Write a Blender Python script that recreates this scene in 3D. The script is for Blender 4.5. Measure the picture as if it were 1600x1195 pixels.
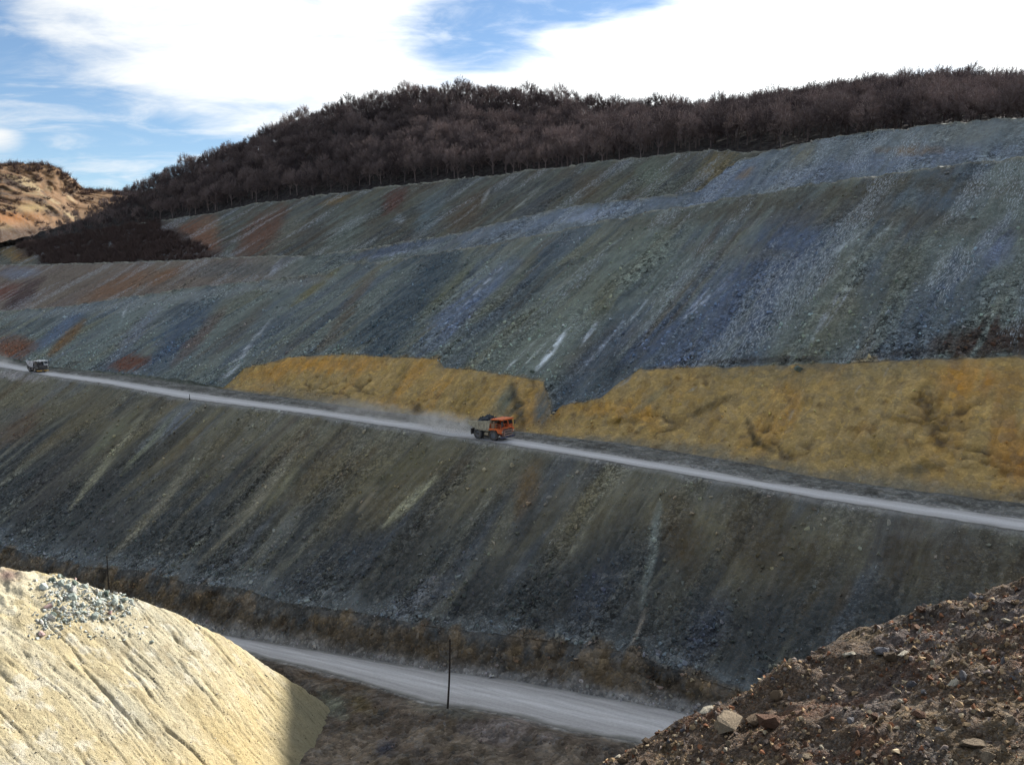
import bpy, math, random
import numpy as np

# ------------------------------------------------------------------ clear
for o in list(bpy.data.objects):
    bpy.data.objects.remove(o)
scene = bpy.context.scene
COL = scene.collection
R = math.radians

# ------------------------------------------------------------------ camera
FPX, HZ, CZ = 1358.0, 440.0, 60.0          # focal length in photo pixels, horizon row, eye height
TH = math.atan((597.5 - HZ) / FPX)
cam_d = bpy.data.cameras.new('camera')
cam_d.sensor_width = 36.0
cam_d.lens = FPX / 1600 * 36.0
cam_d.clip_end = 20000
cam = bpy.data.objects.new('camera', cam_d)
COL.objects.link(cam)
cam.location = (0, 0, CZ)
cam.rotation_euler = (math.pi / 2 - TH, 0, 0)
scene.camera = cam

# ------------------------------------------------------------------ sun and sky
SUN_AZ, SUN_EL = 50.0, 27.0                # azimuth from the view axis (+Y) towards +X
sun_d = bpy.data.lights.new('sun', 'SUN')
sun_d.energy = 5.0
sun_d.angle = R(0.9)
sun_d.color = (1.0, 0.945, 0.87)
sun = bpy.data.objects.new('sun', sun_d)
COL.objects.link(sun)
sun.location = (150, 120, 150)
sun.rotation_euler = (R(90 - SUN_EL), 0, R(180 - SUN_AZ))

world = bpy.data.worlds.new('World')
scene.world = world
world.use_nodes = True
wt = world.node_tree
wt.nodes.clear()


class NT:
    """small helper to write node trees"""
    def __init__(s, tree):
        s.t = tree

    def n(s, typ, **kw):
        nd = s.t.nodes.new(typ)
        for k, v in kw.items():
            setattr(nd, k, v)
        return nd

    def set(s, sock, v):
        if v is None:
            return
        if hasattr(v, 'is_output') or isinstance(v, bpy.types.NodeSocket):
            s.t.links.new(v, sock)
        else:
            sock.default_value = v

    def m(s, op, a, b=None, c=None, clamp=False):
        nd = s.n('ShaderNodeMath', operation=op, use_clamp=clamp)
        for i, v in enumerate((a, b, c)):
            s.set(nd.inputs[i], v)
        return nd.outputs[0]

    def vm(s, op, a, b=None):
        nd = s.n('ShaderNodeVectorMath', operation=op)
        s.set(nd.inputs[0], a)
        s.set(nd.inputs[1], b)
        return nd.outputs[0]

    def ramp(s, x, lo, hi):
        nd = s.n('ShaderNodeMapRange', interpolation_type='SMOOTHSTEP')
        s.set(nd.inputs['Value'], x)
        s.set(nd.inputs['From Min'], lo)
        s.set(nd.inputs['From Max'], hi)
        return nd.outputs[0]

    def mix(s, f, a, b, blend='MIX'):
        nd = s.n('ShaderNodeMix', data_type='RGBA', blend_type=blend)
        s.set(nd.inputs[0], f)
        s.set(nd.inputs[6], a)
        s.set(nd.inputs[7], b)
        return nd.outputs[2]

    def noise(s, vec, scale, detail=4, rough=0.55, dist=0.0):
        nd = s.n('ShaderNodeTexNoise')
        s.set(nd.inputs['Vector'], vec)
        nd.inputs['Scale'].default_value = scale
        nd.inputs['Detail'].default_value = detail
        nd.inputs['Roughness'].default_value = rough
        nd.inputs['Distortion'].default_value = dist
        return nd.outputs[0]

    def voro(s, vec, scale, feature='F1', rnd=1.0):
        nd = s.n('ShaderNodeTexVoronoi', feature=feature)
        s.set(nd.inputs['Vector'], vec)
        nd.inputs['Scale'].default_value = scale
        nd.inputs['Randomness'].default_value = rnd
        return nd


w = NT(wt)
tc = w.n('ShaderNodeTexCoord')
sky = w.n('ShaderNodeTexSky', sky_type='NISHITA')
sky.sun_disc = False
sky.sun_elevation = R(SUN_EL)
sky.sun_rotation = R(SUN_AZ)
sky.altitude = 900
sky.air_density = 1.0
sky.dust_density = 0.25
sky.ozone_density = 3.0
SKY_STRENGTH = 0.08
dirv = w.vm('NORMALIZE', tc.outputs['Generated'])
sep = w.n('ShaderNodeSeparateXYZ')
w.set(sep.inputs[0], dirv)
dx, dy, dz = sep.outputs
# clouds lie in a high layer: project the direction onto it
zc = w.m('ADD', w.m('MAXIMUM', dz, 0.0), 0.16)
comb = w.n('ShaderNodeCombineXYZ')
w.set(comb.inputs[0], w.m('DIVIDE', dx, zc))
w.set(comb.inputs[1], w.m('DIVIDE', dy, zc))
mp = w.n('ShaderNodeMapping')
mp.inputs['Rotation'].default_value = (0, 0, R(28))
mp.inputs['Scale'].default_value = (0.62, 1.5, 1)
w.set(mp.inputs[0], comb.outputs[0])
n1 = w.noise(mp.outputs[0], 1.5, 7, 0.6, 0.6)
mp2 = w.n('ShaderNodeMapping')
mp2.inputs['Rotation'].default_value = (0, 0, R(-35))
mp2.inputs['Scale'].default_value = (0.85, 1.25, 1)
w.set(mp2.inputs[0], comb.outputs[0])
n2 = w.noise(mp2.outputs[0], 3.6, 8, 0.62, 0.5)
cl = w.m('ADD', w.m('MULTIPLY', n1, 0.5), w.m('MULTIPLY', n2, 0.5))
# tangent coordinates about the view axis place the gaps between the cloud banks
yy = w.m('MAXIMUM', dy, 0.12)
ta = w.m('DIVIDE', dx, yy)
tb = w.m('DIVIDE', dz, yy)


def gap(px, py, rx, ry, rot=0.0):
    a0, b0 = (px - 800) / FPX, (HZ - py) / FPX
    da, db = w.m('SUBTRACT', ta, a0), w.m('SUBTRACT', tb, b0)
    c, s_ = math.cos(rot), math.sin(rot)
    e = w.m('ADD', w.m('MULTIPLY', da, c), w.m('MULTIPLY', db, s_))
    f = w.m('SUBTRACT', w.m('MULTIPLY', db, c), w.m('MULTIPLY', da, s_))
    e = w.m('DIVIDE', e, rx / FPX)
    f = w.m('DIVIDE', f, ry / FPX)
    r2 = w.m('ADD', w.m('MULTIPLY', e, e), w.m('MULTIPLY', f, f))
    return w.m('POWER', 2.718, w.m('MULTIPLY', r2, -1.0))


g = w.m('MULTIPLY', gap(90, 190, 330, 85, R(-24)), 0.46)
g = w.m('ADD', g, w.m('MULTIPLY', gap(-10, 70, 90, 60, R(-20)), 0.26))
g = w.m('ADD', g, w.m('MULTIPLY', gap(745, 62, 92, 70, R(10)), 0.42))
g = w.m('ADD', g, w.m('MULTIPLY', gap(960, 12, 120, 34, R(12)), 0.48))
g = w.m('ADD', g, w.m('MULTIPLY', gap(230, 275, 170, 60, 0), 0.25))
g = w.m('SUBTRACT', g, w.m('MULTIPLY', gap(60, 140, 190, 28, R(-22)), 0.12))
g = w.m('SUBTRACT', g, w.m('MULTIPLY', gap(20, 222, 60, 18, R(-6)), 0.30))
front = w.ramp(dy, 0.25, 0.6)
cover = w.m('MULTIPLY', w.m('SUBTRACT', 0.17, g), front)
cl = w.m('ADD', cl, cover)
mask = w.m('MAXIMUM', w.ramp(cl, 0.35, 0.68), w.m('MULTIPLY', w.ramp(n2, 0.44, 0.72), 0.55))
sd = (math.sin(R(SUN_AZ)) * math.cos(R(SUN_EL)), math.cos(R(SUN_AZ)) * math.cos(R(SUN_EL)), math.sin(R(SUN_EL)))
dot = w.n('ShaderNodeVectorMath', operation='DOT_PRODUCT')
w.set(dot.inputs[0], dirv)
dot.inputs[1].default_value = sd
sunw = w.m('POWER', w.m('MAXIMUM', w.m('MULTIPLY_ADD', dot.outputs['Value'], 0.5, 0.5), 0.0), 2.0)
cbright = w.m('MULTIPLY_ADD', sunw, 0.55, 0.31)
cloudc = w.vm('SCALE', (0.965, 0.99, 1.0))
cloudc.node.inputs['Scale'].default_value = 1.0
w.set(cloudc.node.inputs['Scale'], cbright)
skyc = w.vm('SCALE', sky.outputs[0])
skyc.node.inputs['Scale'].default_value = SKY_STRENGTH
wcol = w.mix(mask, skyc, cloudc)
bg = w.n('ShaderNodeBackground')
w.set(bg.inputs[0], wcol)
bg.inputs[1].default_value = 1.0
wo = w.n('ShaderNodeOutputWorld')
wt.links.new(bg.outputs[0], wo.inputs[0])

world.cycles.sampling_method = 'MANUAL'
world.cycles.sample_map_resolution = 512
scene.view_settings.view_transform = 'Standard'
scene.view_settings.look = 'None'
scene.view_settings.exposure = 0.95
scene.view_settings.gamma = 1.0
scene.view_settings.use_curve_mapping = False
scene.render.engine = 'CYCLES'
scene.cycles.max_bounces = 5
scene.cycles.diffuse_bounces = 2
scene.cycles.volume_bounces = 1
scene.cycles.use_denoising = True
scene.cycles.use_adaptive_sampling = True
scene.cycles.adaptive_threshold = 0.03

# ------------------------------------------------------------------ helpers
rng = np.random.default_rng(7)
random.seed(7)
G_SHADE = 1.25      # albedo = shaded photo value * this
G_SUN = 0.61        # albedo = sunlit photo value * this


def lin(c):
    c = np.asarray(c, float) / 255.0
    return np.where(c <= 0.04045, c / 12.92, ((c + 0.055) / 1.055) ** 2.4)


def alb(r, g, b, k=None):
    return lin((r, g, b)) * (G_SHADE if k is None else k)


def _h(ix, iy, iz, seed):
    h = (ix.astype(np.int64) * 374761393 + iy.astype(np.int64) * 668265263 + iz.astype(np.int64) * 2147483647 + seed * 974634777) & 0xFFFFFFFF
    h = ((h ^ (h >> 13)) * 1274126177) & 0xFFFFFFFF
    h = (h ^ (h >> 16)) & 0xFFFFFFFF
    return h.astype(np.float64) / 4294967295.0


def vnoise(x, y, seed=0):
    x, y = np.broadcast_arrays(np.asarray(x, float), np.asarray(y, float))
    ix, iy = np.floor(x), np.floor(y)
    fx, fy = x - ix, y - iy
    fx = fx * fx * fx * (fx * (fx * 6 - 15) + 10)
    fy = fy * fy * fy * (fy * (fy * 6 - 15) + 10)
    zi = np.zeros_like(ix)
    a, b = _h(ix, iy, zi, seed), _h(ix + 1, iy, zi, seed)
    c, d = _h(ix, iy + 1, zi, seed), _h(ix + 1, iy + 1, zi, seed)
    return (a + (b - a) * fx) * (1 - fy) + (c + (d - c) * fx) * fy


def fbm(x, y, seed=0, o=4, gain=0.5):
    """about -1..1"""
    t, a, s = 0, 1.0, 0.0
    cs, sn = math.cos(0.6), math.sin(0.6)
    for i in range(o):
        t = t + a * (vnoise(x, y, seed + i * 17) * 2 - 1)
        s += a
        a *= gain
        x, y = (x * 2.03 + 11.3, y * 2.03 - 7.1)
    return t / s


def smooth(e0, e1, x):
    t = np.clip((x - e0) / (e1 - e0), 0, 1)
    return t * t * (3 - 2 * t)


def lerp3(a, b, t):
    return a + (np.asarray(b) - a) * t[..., None]


def new_mesh(name, verts, faces, mats=(), smooth_shade=True, color=None, attrs=None, mat_idx=None):
    me = bpy.data.meshes.new(name)
    verts = np.ascontiguousarray(verts, dtype=np.float32).reshape(-1, 3)
    faces = np.ascontiguousarray(faces, dtype=np.int32)
    k = faces.shape[1]
    me.vertices.add(len(verts))
    me.vertices.foreach_set('co', verts.ravel())
    me.loops.add(faces.size)
    me.loops.foreach_set('vertex_index', faces.ravel())
    me.polygons.add(len(faces))
    me.polygons.foreach_set('loop_start', np.arange(0, faces.size, k, dtype=np.int32))
    me.polygons.foreach_set('loop_total', np.full(len(faces), k, dtype=np.int32))
    me.polygons.foreach_set('use_smooth', np.full(len(faces), bool(smooth_shade)))
    for m_ in mats:
        me.materials.append(m_)
    if mat_idx is not None:
        me.polygons.foreach_set('material_index', np.asarray(mat_idx, dtype=np.int32))
    if color is not None:
        ca = me.color_attributes.new('tint', 'FLOAT_COLOR', 'POINT')
        c4 = np.ones((len(verts), 4), dtype=np.float32)
        c4[:, :3] = color
        ca.data.foreach_set('color', c4.ravel())
    for an, av in (attrs or {}).items():
        at = me.attributes.new(an, 'FLOAT', 'POINT')
        at.data.foreach_set('value', np.asarray(av, dtype=np.float32).ravel())
    me.update(calc_edges=True)
    return me


def obj(name, me, parent=None, kind=None, label=None, cat=None, group=None, loc=None):
    o = bpy.data.objects.new(name, me)
    COL.objects.link(o)
    if parent is not None:
        o.parent = parent
    if kind:
        o['kind'] = kind
    if label:
        o['label'] = label
    if cat:
        o['category'] = cat
    if group:
        o['group'] = group
    if loc is not None:
        o.location = loc
    return o


def grid_faces(nr, nc):
    i = np.arange(nr * nc).reshape(nr, nc)
    return np.stack([i[:-1, :-1], i[:-1, 1:], i[1:, 1:], i[1:, :-1]], -1).reshape(-1, 4)


# ------------------------------------------------------------------ projection and feature lines
AL = R(40)                                   # strike of the dump benches against the picture plane
NX, NY = math.sin(AL), math.cos(AL)          # horizontal direction up the dump
UX, UY = math.cos(AL), -math.sin(AL)         # along the benches


def ray(px, py):
    X = (px - 800) / FPX
    Y = -(py - 597.5) / FPX
    fy = math.cos(TH) + Y * math.sin(TH)
    return X / fy, (-math.sin(TH) + Y * math.cos(TH)) / fy


def at(px, py, D):
    a, b = ray(px, py)
    return np.array([a * D, D, CZ + b * D])


def project(x, y, z):
    zz = z - CZ
    f = y * math.cos(TH) - zz * math.sin(TH)
    f = np.where(np.abs(f) < 1e-3, 1e-3, f)
    u = y * math.sin(TH) + zz * math.cos(TH)
    return 800 + FPX * x / f, 597.5 - FPX * u / f


def sc_of(x, y):
    return UX * x + UY * y, NX * x + NY * y


def xy_of(s, c):
    return UX * s + NX * c, UY * s + NY * c


class Line:
    def __init__(q, S, C, Z):
        o = np.argsort(S)
        q.S, q.C, q.Z = np.array(S, float)[o], np.array(C, float)[o], np.array(Z, float)[o]

    def c(q, s):
        return np.interp(s, q.S, q.C)

    def z(q, s):
        return np.interp(s, q.S, q.Z)


def line_const(pts, c):
    r = []
    for px, py in pts:
        a, b = ray(px, py)
        p = at(px, py, c / (NX * a + NY))
        s, cc = sc_of(p[0], p[1])
        r.append((s, cc, p[2]))
    return Line(*zip(*r))


def line_slope(prev, pts, beta, up=True):
    """where the sight line of each point meets a face of slope beta that starts at the line prev"""
    r = []
    t = math.tan(R(beta))
    D = np.linspace(40, 900, 8601)
    for px, py in pts:
        a, b = ray(px, py)
        z = CZ + b * D
        s, c = sc_of(a * D, D)
        gg = z - prev.z(s) - t * (c - prev.c(s))
        ok = (c >= prev.c(s) - .01) if up else (c <= prev.c(s) + .01)
        i = np.where((np.sign(gg[1:]) != np.sign(gg[:-1])) & ok[1:])[0]
        if len(i) == 0:
            continue
        p = at(px, py, D[i[0] if up else i[-1]])
        s, c = sc_of(p[0], p[1])
        r.append((s, c, p[2]))
    return Line(*zip(*r))


def line_off(l, dc, dz):
    return Line(l.S, l.C + dc, l.Z + dz)


def line_depth(pts):
    r = []
    for px, py, D in pts:
        p = at(px, py, D)
        s, c = sc_of(p[0], p[1])
        r.append((s, c, p[2]))
    return Line(*zip(*r))


R0 = line_const([(0, 574), (80, 588), (167, 600), (278, 621), (400, 637), (500, 649), (600, 665), (691, 680), (785, 693), (900, 712), (1100, 747), (1204, 765), (1396, 798), (1600, 830)], 123.6)
R1 = line_slope(R0, [(0, 565), (80, 581), (167, 592), (320, 616), (430, 631), (556, 648), (691, 667), (800, 684), (900, 701), (1100, 734), (1204, 753), (1396, 782), (1600, 811)], 0.5)
B0 = line_slope(R1, [(0, 560), (80, 576), (180, 585), (280, 598), (377, 611), (489, 626), (590, 641), (668, 650), (760, 668), (862, 680), (925, 687), (975, 692), (1100, 712), (1165, 722), (1281, 745), (1396, 761), (1550, 780), (1600, 785)], 4)
B1 = line_slope(B0, [(0, 556), (80, 573), (180, 581), (280, 592), (350, 606), (381, 577), (448, 559), (539, 554), (684, 559), (695, 574), (792, 586), (850, 596), (862, 650), (878, 632), (937, 622), (962, 600), (1000, 575), (1100, 572), (1185, 568), (1358, 565), (1600, 561)], 43)
I1 = line_slope(B1, [(0, 487), (100, 480), (170, 470), (300, 450), (360, 445), (410, 440), (456, 432), (506, 428), (536, 412), (584, 412), (700, 394), (781, 381), (900, 358), (1000, 334), (1131, 312), (1225, 299), (1319, 284), (1431, 267), (1600, 248)], 32)
I2 = line_off(I1, 7, 0.3)
J1 = line_slope(I2, [(0, 415), (60, 414), (150, 412), (250, 409), (300, 406), (386, 404), (480, 401), (536, 394), (594, 386), (637, 378), (712, 366), (791, 347), (900, 322), (1000, 312), (1092, 302), (1120, 280), (1150, 256), (1184, 244), (1225, 235), (1270, 222), (1345, 211), (1431, 200), (1506, 192), (1600, 186)], 31)
J2 = line_off(J1, 6, 0.3)
K1 = line_slope(J2, [(0, 388), (60, 378), (150, 362), (255, 345), (330, 334), (400, 319), (462, 312), (540, 301), (619, 291), (690, 284), (753, 276), (847, 266), (900, 259), (1056, 239), (1105, 234), (1150, 237), (1184, 238)], 31)
K2 = line_off(K1, 8, 0.2)
T1 = line_slope(R0, [(0, 850), (60, 870), (138, 888), (220, 890), (292, 911), (379, 919), (437, 940), (509, 949), (595, 960), (696, 980), (800, 992), (897, 1003), (984, 1018), (1085, 1057)], 34, up=False)
L1 = line_slope(T1, [(0, 905), (150, 940), (350, 991), (523, 1020), (696, 1049), (800, 1062), (1077, 1114)], 55, up=False)
L0 = line_slope(L1, [(0, 930), (200, 965), (422, 1029), (465, 1038), (566, 1064), (662, 1095), (800, 1116), (890, 1140), (991, 1157)], 0.5, up=False)
C1 = line_off(L0, -4, 0.3)
C2 = line_off(L0, -16, -1.0)
C3 = line_off(L0, -75, -1.5)
RIDGE = [(-200, 420, 600), (0, 380, 600), (60, 366, 600), (130, 342, 600), (190, 318, 600), (250, 290, 595), (320, 262, 590), (400, 234, 580), (470, 207, 570), (550, 179, 555), (620, 165, 540), (680, 160, 530), (760, 163, 515), (860, 171, 500), (940, 182, 485), (1020, 191, 470), (1080, 196, 460), (1140, 195, 450), (1200, 187, 440), (1250, 178, 432), (1320, 167, 422), (1400, 158, 412), (1520, 150, 400), (1600, 163, 395), (1800, 165, 385)]
N2 = line_depth(RIDGE)
N3 = line_off(N2, 160, -50)

# ------------------------------------------------------------------ materials
def principled(name, rough=0.9, spec=0.25):
    m = bpy.data.materials.new(name)
    m.use_nodes = True
    t = NT(m.node_tree)
    b = m.node_tree.nodes['Principled BSDF']
    b.inputs['Roughness'].default_value = rough
    b.inputs['Specular IOR Level'].default_value = spec
    return m, t, b


def bump(t, b, height, strength, dist):
    nd = t.n('ShaderNodeBump')
    nd.inputs['Strength'].default_value = strength
    nd.inputs['Distance'].default_value = dist
    t.set(nd.inputs['Height'], height)
    t.t.links.new(nd.outputs[0], b.inputs['Normal'])


def spoil_material(name, cell=1.5, contrast=1.0, bump_d=0.35, fine=5.0, streak=1.0):
    """broken rock: tint attribute is the rock's own colour; cells vary it stone by stone"""
    m, t, b = principled(name, 0.92, 0.15)
    a = t.n('ShaderNodeAttribute', attribute_name='tint')
    rk = t.n('ShaderNodeAttribute', attribute_name='rock').outputs['Fac']
    pos = t.n('ShaderNodeNewGeometry').outputs['Position']
    v0 = t.voro(pos, cell * 0.5)
    s0 = t.n('ShaderNodeSeparateColor')
    t.set(s0.inputs[0], v0.outputs['Color'])
    v1 = t.voro(pos, cell)
    v2 = t.voro(pos, cell * 2.7)
    s1 = t.n('ShaderNodeSeparateColor')
    t.set(s1.inputs[0], v1.outputs['Color'])
    s2 = t.n('ShaderNodeSeparateColor')
    t.set(s2.inputs[0], v2.outputs['Color'])
    # stone brightness: mostly mid, few bright
    r1 = t.m('POWER', s1.outputs[0], 2.2)
    r2 = t.m('POWER', s2.outputs[0], 2.6)
    val = t.m('ADD', t.m('MULTIPLY', r1, 0.75 * contrast), t.m('MULTIPLY', r2, 0.95 * contrast))
    coarse = t.ramp(rk, 0.6, 1.0)
    val = t.m('ADD', val, t.m('MULTIPLY', t.m('MULTIPLY_ADD', s0.outputs[2], 1.1, -0.5), t.m('MULTIPLY', coarse, 0.8)))
    val = t.m('MAXIMUM', t.m('ADD', val, 1.0 - 0.5 * contrast), 0.15)
    fn = t.noise(pos, fine, 5, 0.65)
    dust = t.m('MULTIPLY_ADD', fn, 0.7, 0.65)
    val = t.m('ADD', t.m('MULTIPLY', val, rk), t.m('MULTIPLY', dust, t.m('SUBTRACT', 1.0, rk)))
    lo = t.noise(pos, 0.35, 4, 0.6)
    val = t.m('MULTIPLY', val, t.m('MULTIPLY_ADD', lo, 0.7, 0.65))
    sg = t.n('ShaderNodeAttribute', attribute_name='run').outputs['Fac']
    ac = t.n('ShaderNodeAttribute', attribute_name='across').outputs['Fac']
    fk = t.n('ShaderNodeAttribute', attribute_name='fleck').outputs['Fac']
    cs = t.n('ShaderNodeCombineXYZ')
    t.set(cs.inputs[0], t.m('MULTIPLY', sg, 1.5))
    t.set(cs.inputs[1], t.m('MULTIPLY', ac, 0.30))
    st = t.noise(cs.outputs[0], 1.0, 4, 0.65)
    val = t.m('MULTIPLY', val, t.m('MULTIPLY_ADD', st, 0.9 * streak, 1 - 0.45 * streak))
    cs2 = t.n('ShaderNodeCombineXYZ')
    t.set(cs2.inputs[0], t.m('MULTIPLY', sg, 4.6))
    t.set(cs2.inputs[1], t.m('MULTIPLY', ac, 0.8))
    dsh = t.noise(cs2.outputs[0], 1.0, 3, 0.7, 0.4)
    dsh = t.ramp(t.m('ADD', dsh, t.m('MULTIPLY', fk, 0.20)), 0.685, 0.79)
    dsh = t.m('MULTIPLY', dsh, t.m('MULTIPLY_ADD', s2.outputs[1], 0.8 * (1.0 if streak > 0.5 else 0.5), 0.2 if streak > 0.5 else 0.0))
    hue = t.mix(t.m('MULTIPLY', s1.outputs[1], 0.30), a.outputs['Color'], t.mix(s2.outputs[2], (0.20, 0.165, 0.12, 1), (0.12, 0.15, 0.17, 1)))
    cv = t.n('ShaderNodeCombineXYZ')
    for i in range(3):
        t.set(cv.inputs[i], val)
    base = t.mix(1.0, hue, cv.outputs[0], 'MULTIPLY')
    t.set(b.inputs['Base Color'], t.mix(dsh, base, (0.46, 0.50, 0.53, 1)))
    h = t.m('ADD', t.m('MULTIPLY', v1.outputs['Distance'], -0.8), t.m('MULTIPLY', v2.outputs['Distance'], -0.4))
    h = t.m('ADD', h, t.m('MULTIPLY', t.m('MULTIPLY', v0.outputs['Distance'], -1.3), coarse))
    h = t.m('MULTIPLY', h, rk)
    h = t.m('ADD', h, t.m('MULTIPLY', fn, 0.45))
    bump(t, b, h, 1.0, bump_d)
    return m


def road_material():
    m, t, b = principled('gravel_road', 0.95, 0.1)
    a = t.n('ShaderNodeAttribute', attribute_name='tint')
    pos = t.n('ShaderNodeNewGeometry').outputs['Position']
    u = t.n('ShaderNodeAttribute', attribute_name='along').outputs['Fac']
    v = t.n('ShaderNodeAttribute', attribute_name='across').outputs['Fac']
    cb = t.n('ShaderNodeCombineXYZ')
    t.set(cb.inputs[0], t.m('MULTIPLY', u, 0.05))
    t.set(cb.inputs[1], t.m('MULTIPLY', v, 1.1))
    tr = t.noise(cb.outputs[0], 1.6, 4, 0.6)
    fn = t.noise(pos, 3.0, 5, 0.65)
    val = t.m('ADD', t.m('MULTIPLY', tr, 0.7), t.m('MULTIPLY_ADD', fn, 0.5, 0.4))
    cv = t.n('ShaderNodeCombineXYZ')
    for i in range(3):
        t.set(cv.inputs[i], val)
    t.set(b.inputs['Base Color'], t.mix(1.0, a.outputs['Color'], cv.outputs[0], 'MULTIPLY'))
    bump(t, b, t.m('ADD', tr, fn), 0.5, 0.12)
    return m


def plain(name, rgb, rough=0.6, spec=0.3, var=0.3, scale=3.0, metal=0.0):
    m, t, b = principled(name, rough, spec)
    tcn = t.n('ShaderNodeTexCoord').outputs['Object']
    n = t.noise(tcn, scale, 5, 0.65)
    c = (*[float(x) for x in rgb], 1)
    d = (*[float(x) * (1 - var) for x in rgb], 1)
    l = (*[min(1, float(x) * (1 + var)) for x in rgb], 1)
    t.set(b.inputs['Base Color'], t.mix(t.ramp(n, 0.3, 0.7), d, l))
    b.inputs['Metallic'].default_value = metal
    bump(t, b, n, 0.25, 0.02)
    return m


M_SPOIL = spoil_material('broken_spoil_rock', contrast=1.25, bump_d=0.45)
M_EARTH = spoil_material('bank_earth', cell=0.9, contrast=0.8, bump_d=0.5, fine=2.2, streak=0.15)
M_ROAD = road_material()

# ------------------------------------------------------------------ the quarry heightfield
LINES = [C3, C2, C1, L0, L1, T1, R0, R1, B0, B1, I1, I2, J1, J2, K1, K2, N2, N3]
NROW = [14, 40, 12, 16, 26, 112, 9, 9, 52, 124, 5, 74, 5, 70, 5, 46, 12]
NAMES = ['pit_floor', 'pit_floor', 'pit_floor', 'lower_haul_road', 'road_bank', 'spoil_slope', 'upper_haul_road', 'road_shoulder',
         'ochre_bank', 'spoil_slope', 'bench', 'spoil_slope', 'bench', 'spoil_slope', 'bench', 'wooded_hill', 'wooded_hill']
AMP = [0.6, 0.8, 0.5, 0.05, 0.08, 0.35, 0.12, 0.05, 0.12, 0.45, 0.40, 0.3, 0.45, 0.35, 0.5, 0.6, 1.5, 2.0]
scols = [-760.0]
while scols[-1] < 140:
    q = scols[-1]
    if q < -20:
        scols.append(q + 0.30 + 0.0018 * max(0, -q - 40))
    else:
        scols.append(q + 0.5 + 0.06 * (q + 20))
S = np.array(scols)
NC = len(S)
rows_c, rows_z, rows_a, rows_k, rows_t = [], [], [], [], []
for k, n in enumerate(NROW):
    A, B = LINES[k], LINES[k + 1]
    last = k == len(NROW) - 1
    for i in range(n + (1 if last else 0)):
        t = i / n
        rows_c.append(A.c(S) * (1 - t) + B.c(S) * t)
        prof = t
        if NAMES[k] == 'wooded_hill' and k == 15:
            prof = t ** 0.9
        rows_z.append(A.z(S) * (1 - prof) + B.z(S) * prof)
        rows_a.append(AMP[k] * (1 - t) + AMP[k + 1] * t)
        rows_k.append(k)
        rows_t.append(t)
Cc, Zz = np.array(rows_c), np.array(rows_z)
Am = np.array(rows_a)[:, None] * np.ones(NC)
Kk, Tt = np.array(rows_k), np.array(rows_t)
SS = np.ones(len(Cc))[:, None] * S
K_ = Kk[:, None] * np.ones(NC, int)
T_ = Tt[:, None] * np.ones(NC)
# streak coordinate: debris runs fall a little askew of the steepest line on the upper faces
skew_s = np.interp(S, [-350, -170, -90], [0.28, 0.20, 0.05])[None, :] * np.ones((len(Cc), 1))
skew = np.where(K_ <= 6, 0.03, skew_s)
c_ref = np.where(K_ <= 6, R0.c(S)[None, :], B1.c(S)[None, :])
SIG = SS - skew * (Cc - c_ref) + 3.0 * fbm(SS / 34, Cc / 30, 3, 3) + 0.7 * fbm(SS / 7, Cc / 9, 5, 3)
# relief
d_big = fbm(SS / 26, Cc / 26, 11, 3)
d_str = fbm(SIG / 3.6, Cc / 34, 21, 4)
d_rock = fbm(SS / 1.3, Cc / 1.3, 31, 3)
disp = Am * (1.3 * d_big + 0.9 * d_str + 0.55 * d_rock)
# debris tongues on the big faces
face = np.isin(K_, (5, 9, 11, 13))
bell = np.sin(np.pi * np.clip(T_, 0, 1))
disp += np.where(face, 0.55 * bell * fbm(SIG / 9, Cc / 60, 41, 3), 0)
gl = 1 - np.abs(fbm(SIG / 4.5, Cc / 45, 45, 3)) * 2.4
disp -= np.where(face, 0.55 * bell * np.clip(gl, 0, 1) ** 3, 0)
# cut banks: gullies and slumped hollows
bankm = (K_ == 8)
gul = 1 - np.abs(fbm(SIG / 3.2, Cc / 17, 51, 4)) * 2.4
hol = fbm(SS / 15, Cc / 7, 53, 3)
led = np.clip(1 - 6 * np.abs(fbm(SS / 11, Cc / 3.0, 221, 3)), 0, 1) * smooth(0.1, 0.4, fbm(SS / 12, Cc / 7, 223, 2))
disp += np.where(bankm, bell * (-0.75 * np.clip(gul, 0, 1) ** 2 + 0.7 * hol - 0.8 * led + 0.16 * fbm(SS / 1.6, Cc / 1.6, 57, 3)), 0)
bankl = (K_ == 4)
disp += np.where(bankl, bell * (0.9 * fbm(SS / 5, Cc / 3, 61, 4) + 0.5 * fbm(SS / 1.8, Cc / 1.8, 63, 3)), 0)
flo = K_ <= 2
disp += np.where(flo, 0.8 * fbm(SS / 9, Cc / 9, 71, 5) + 0.35 * fbm(SS / 2.2, Cc / 2.2, 73, 3), 0) * np.where(K_ == 2, 1 - T_, 1)
# berm on the pit side of the lower road
disp += np.where((K_ == 1) | (K_ == 2), 1.2 * np.exp(-((Cc - C1.c(S)[None, :]) / 1.8) ** 2) * (0.6 + fbm(SS / 6, Cc * 0, 75, 2)), 0)
# crest windrows
for l in (I1, J1, K1):
    disp += 0.75 * np.exp(-((Cc - l.c(S)[None, :] - 0.6) / 0.9) ** 2) * (0.7 + 1.2 * fbm(SS / 2.4, Cc / 2.4, 77, 3))
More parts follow.
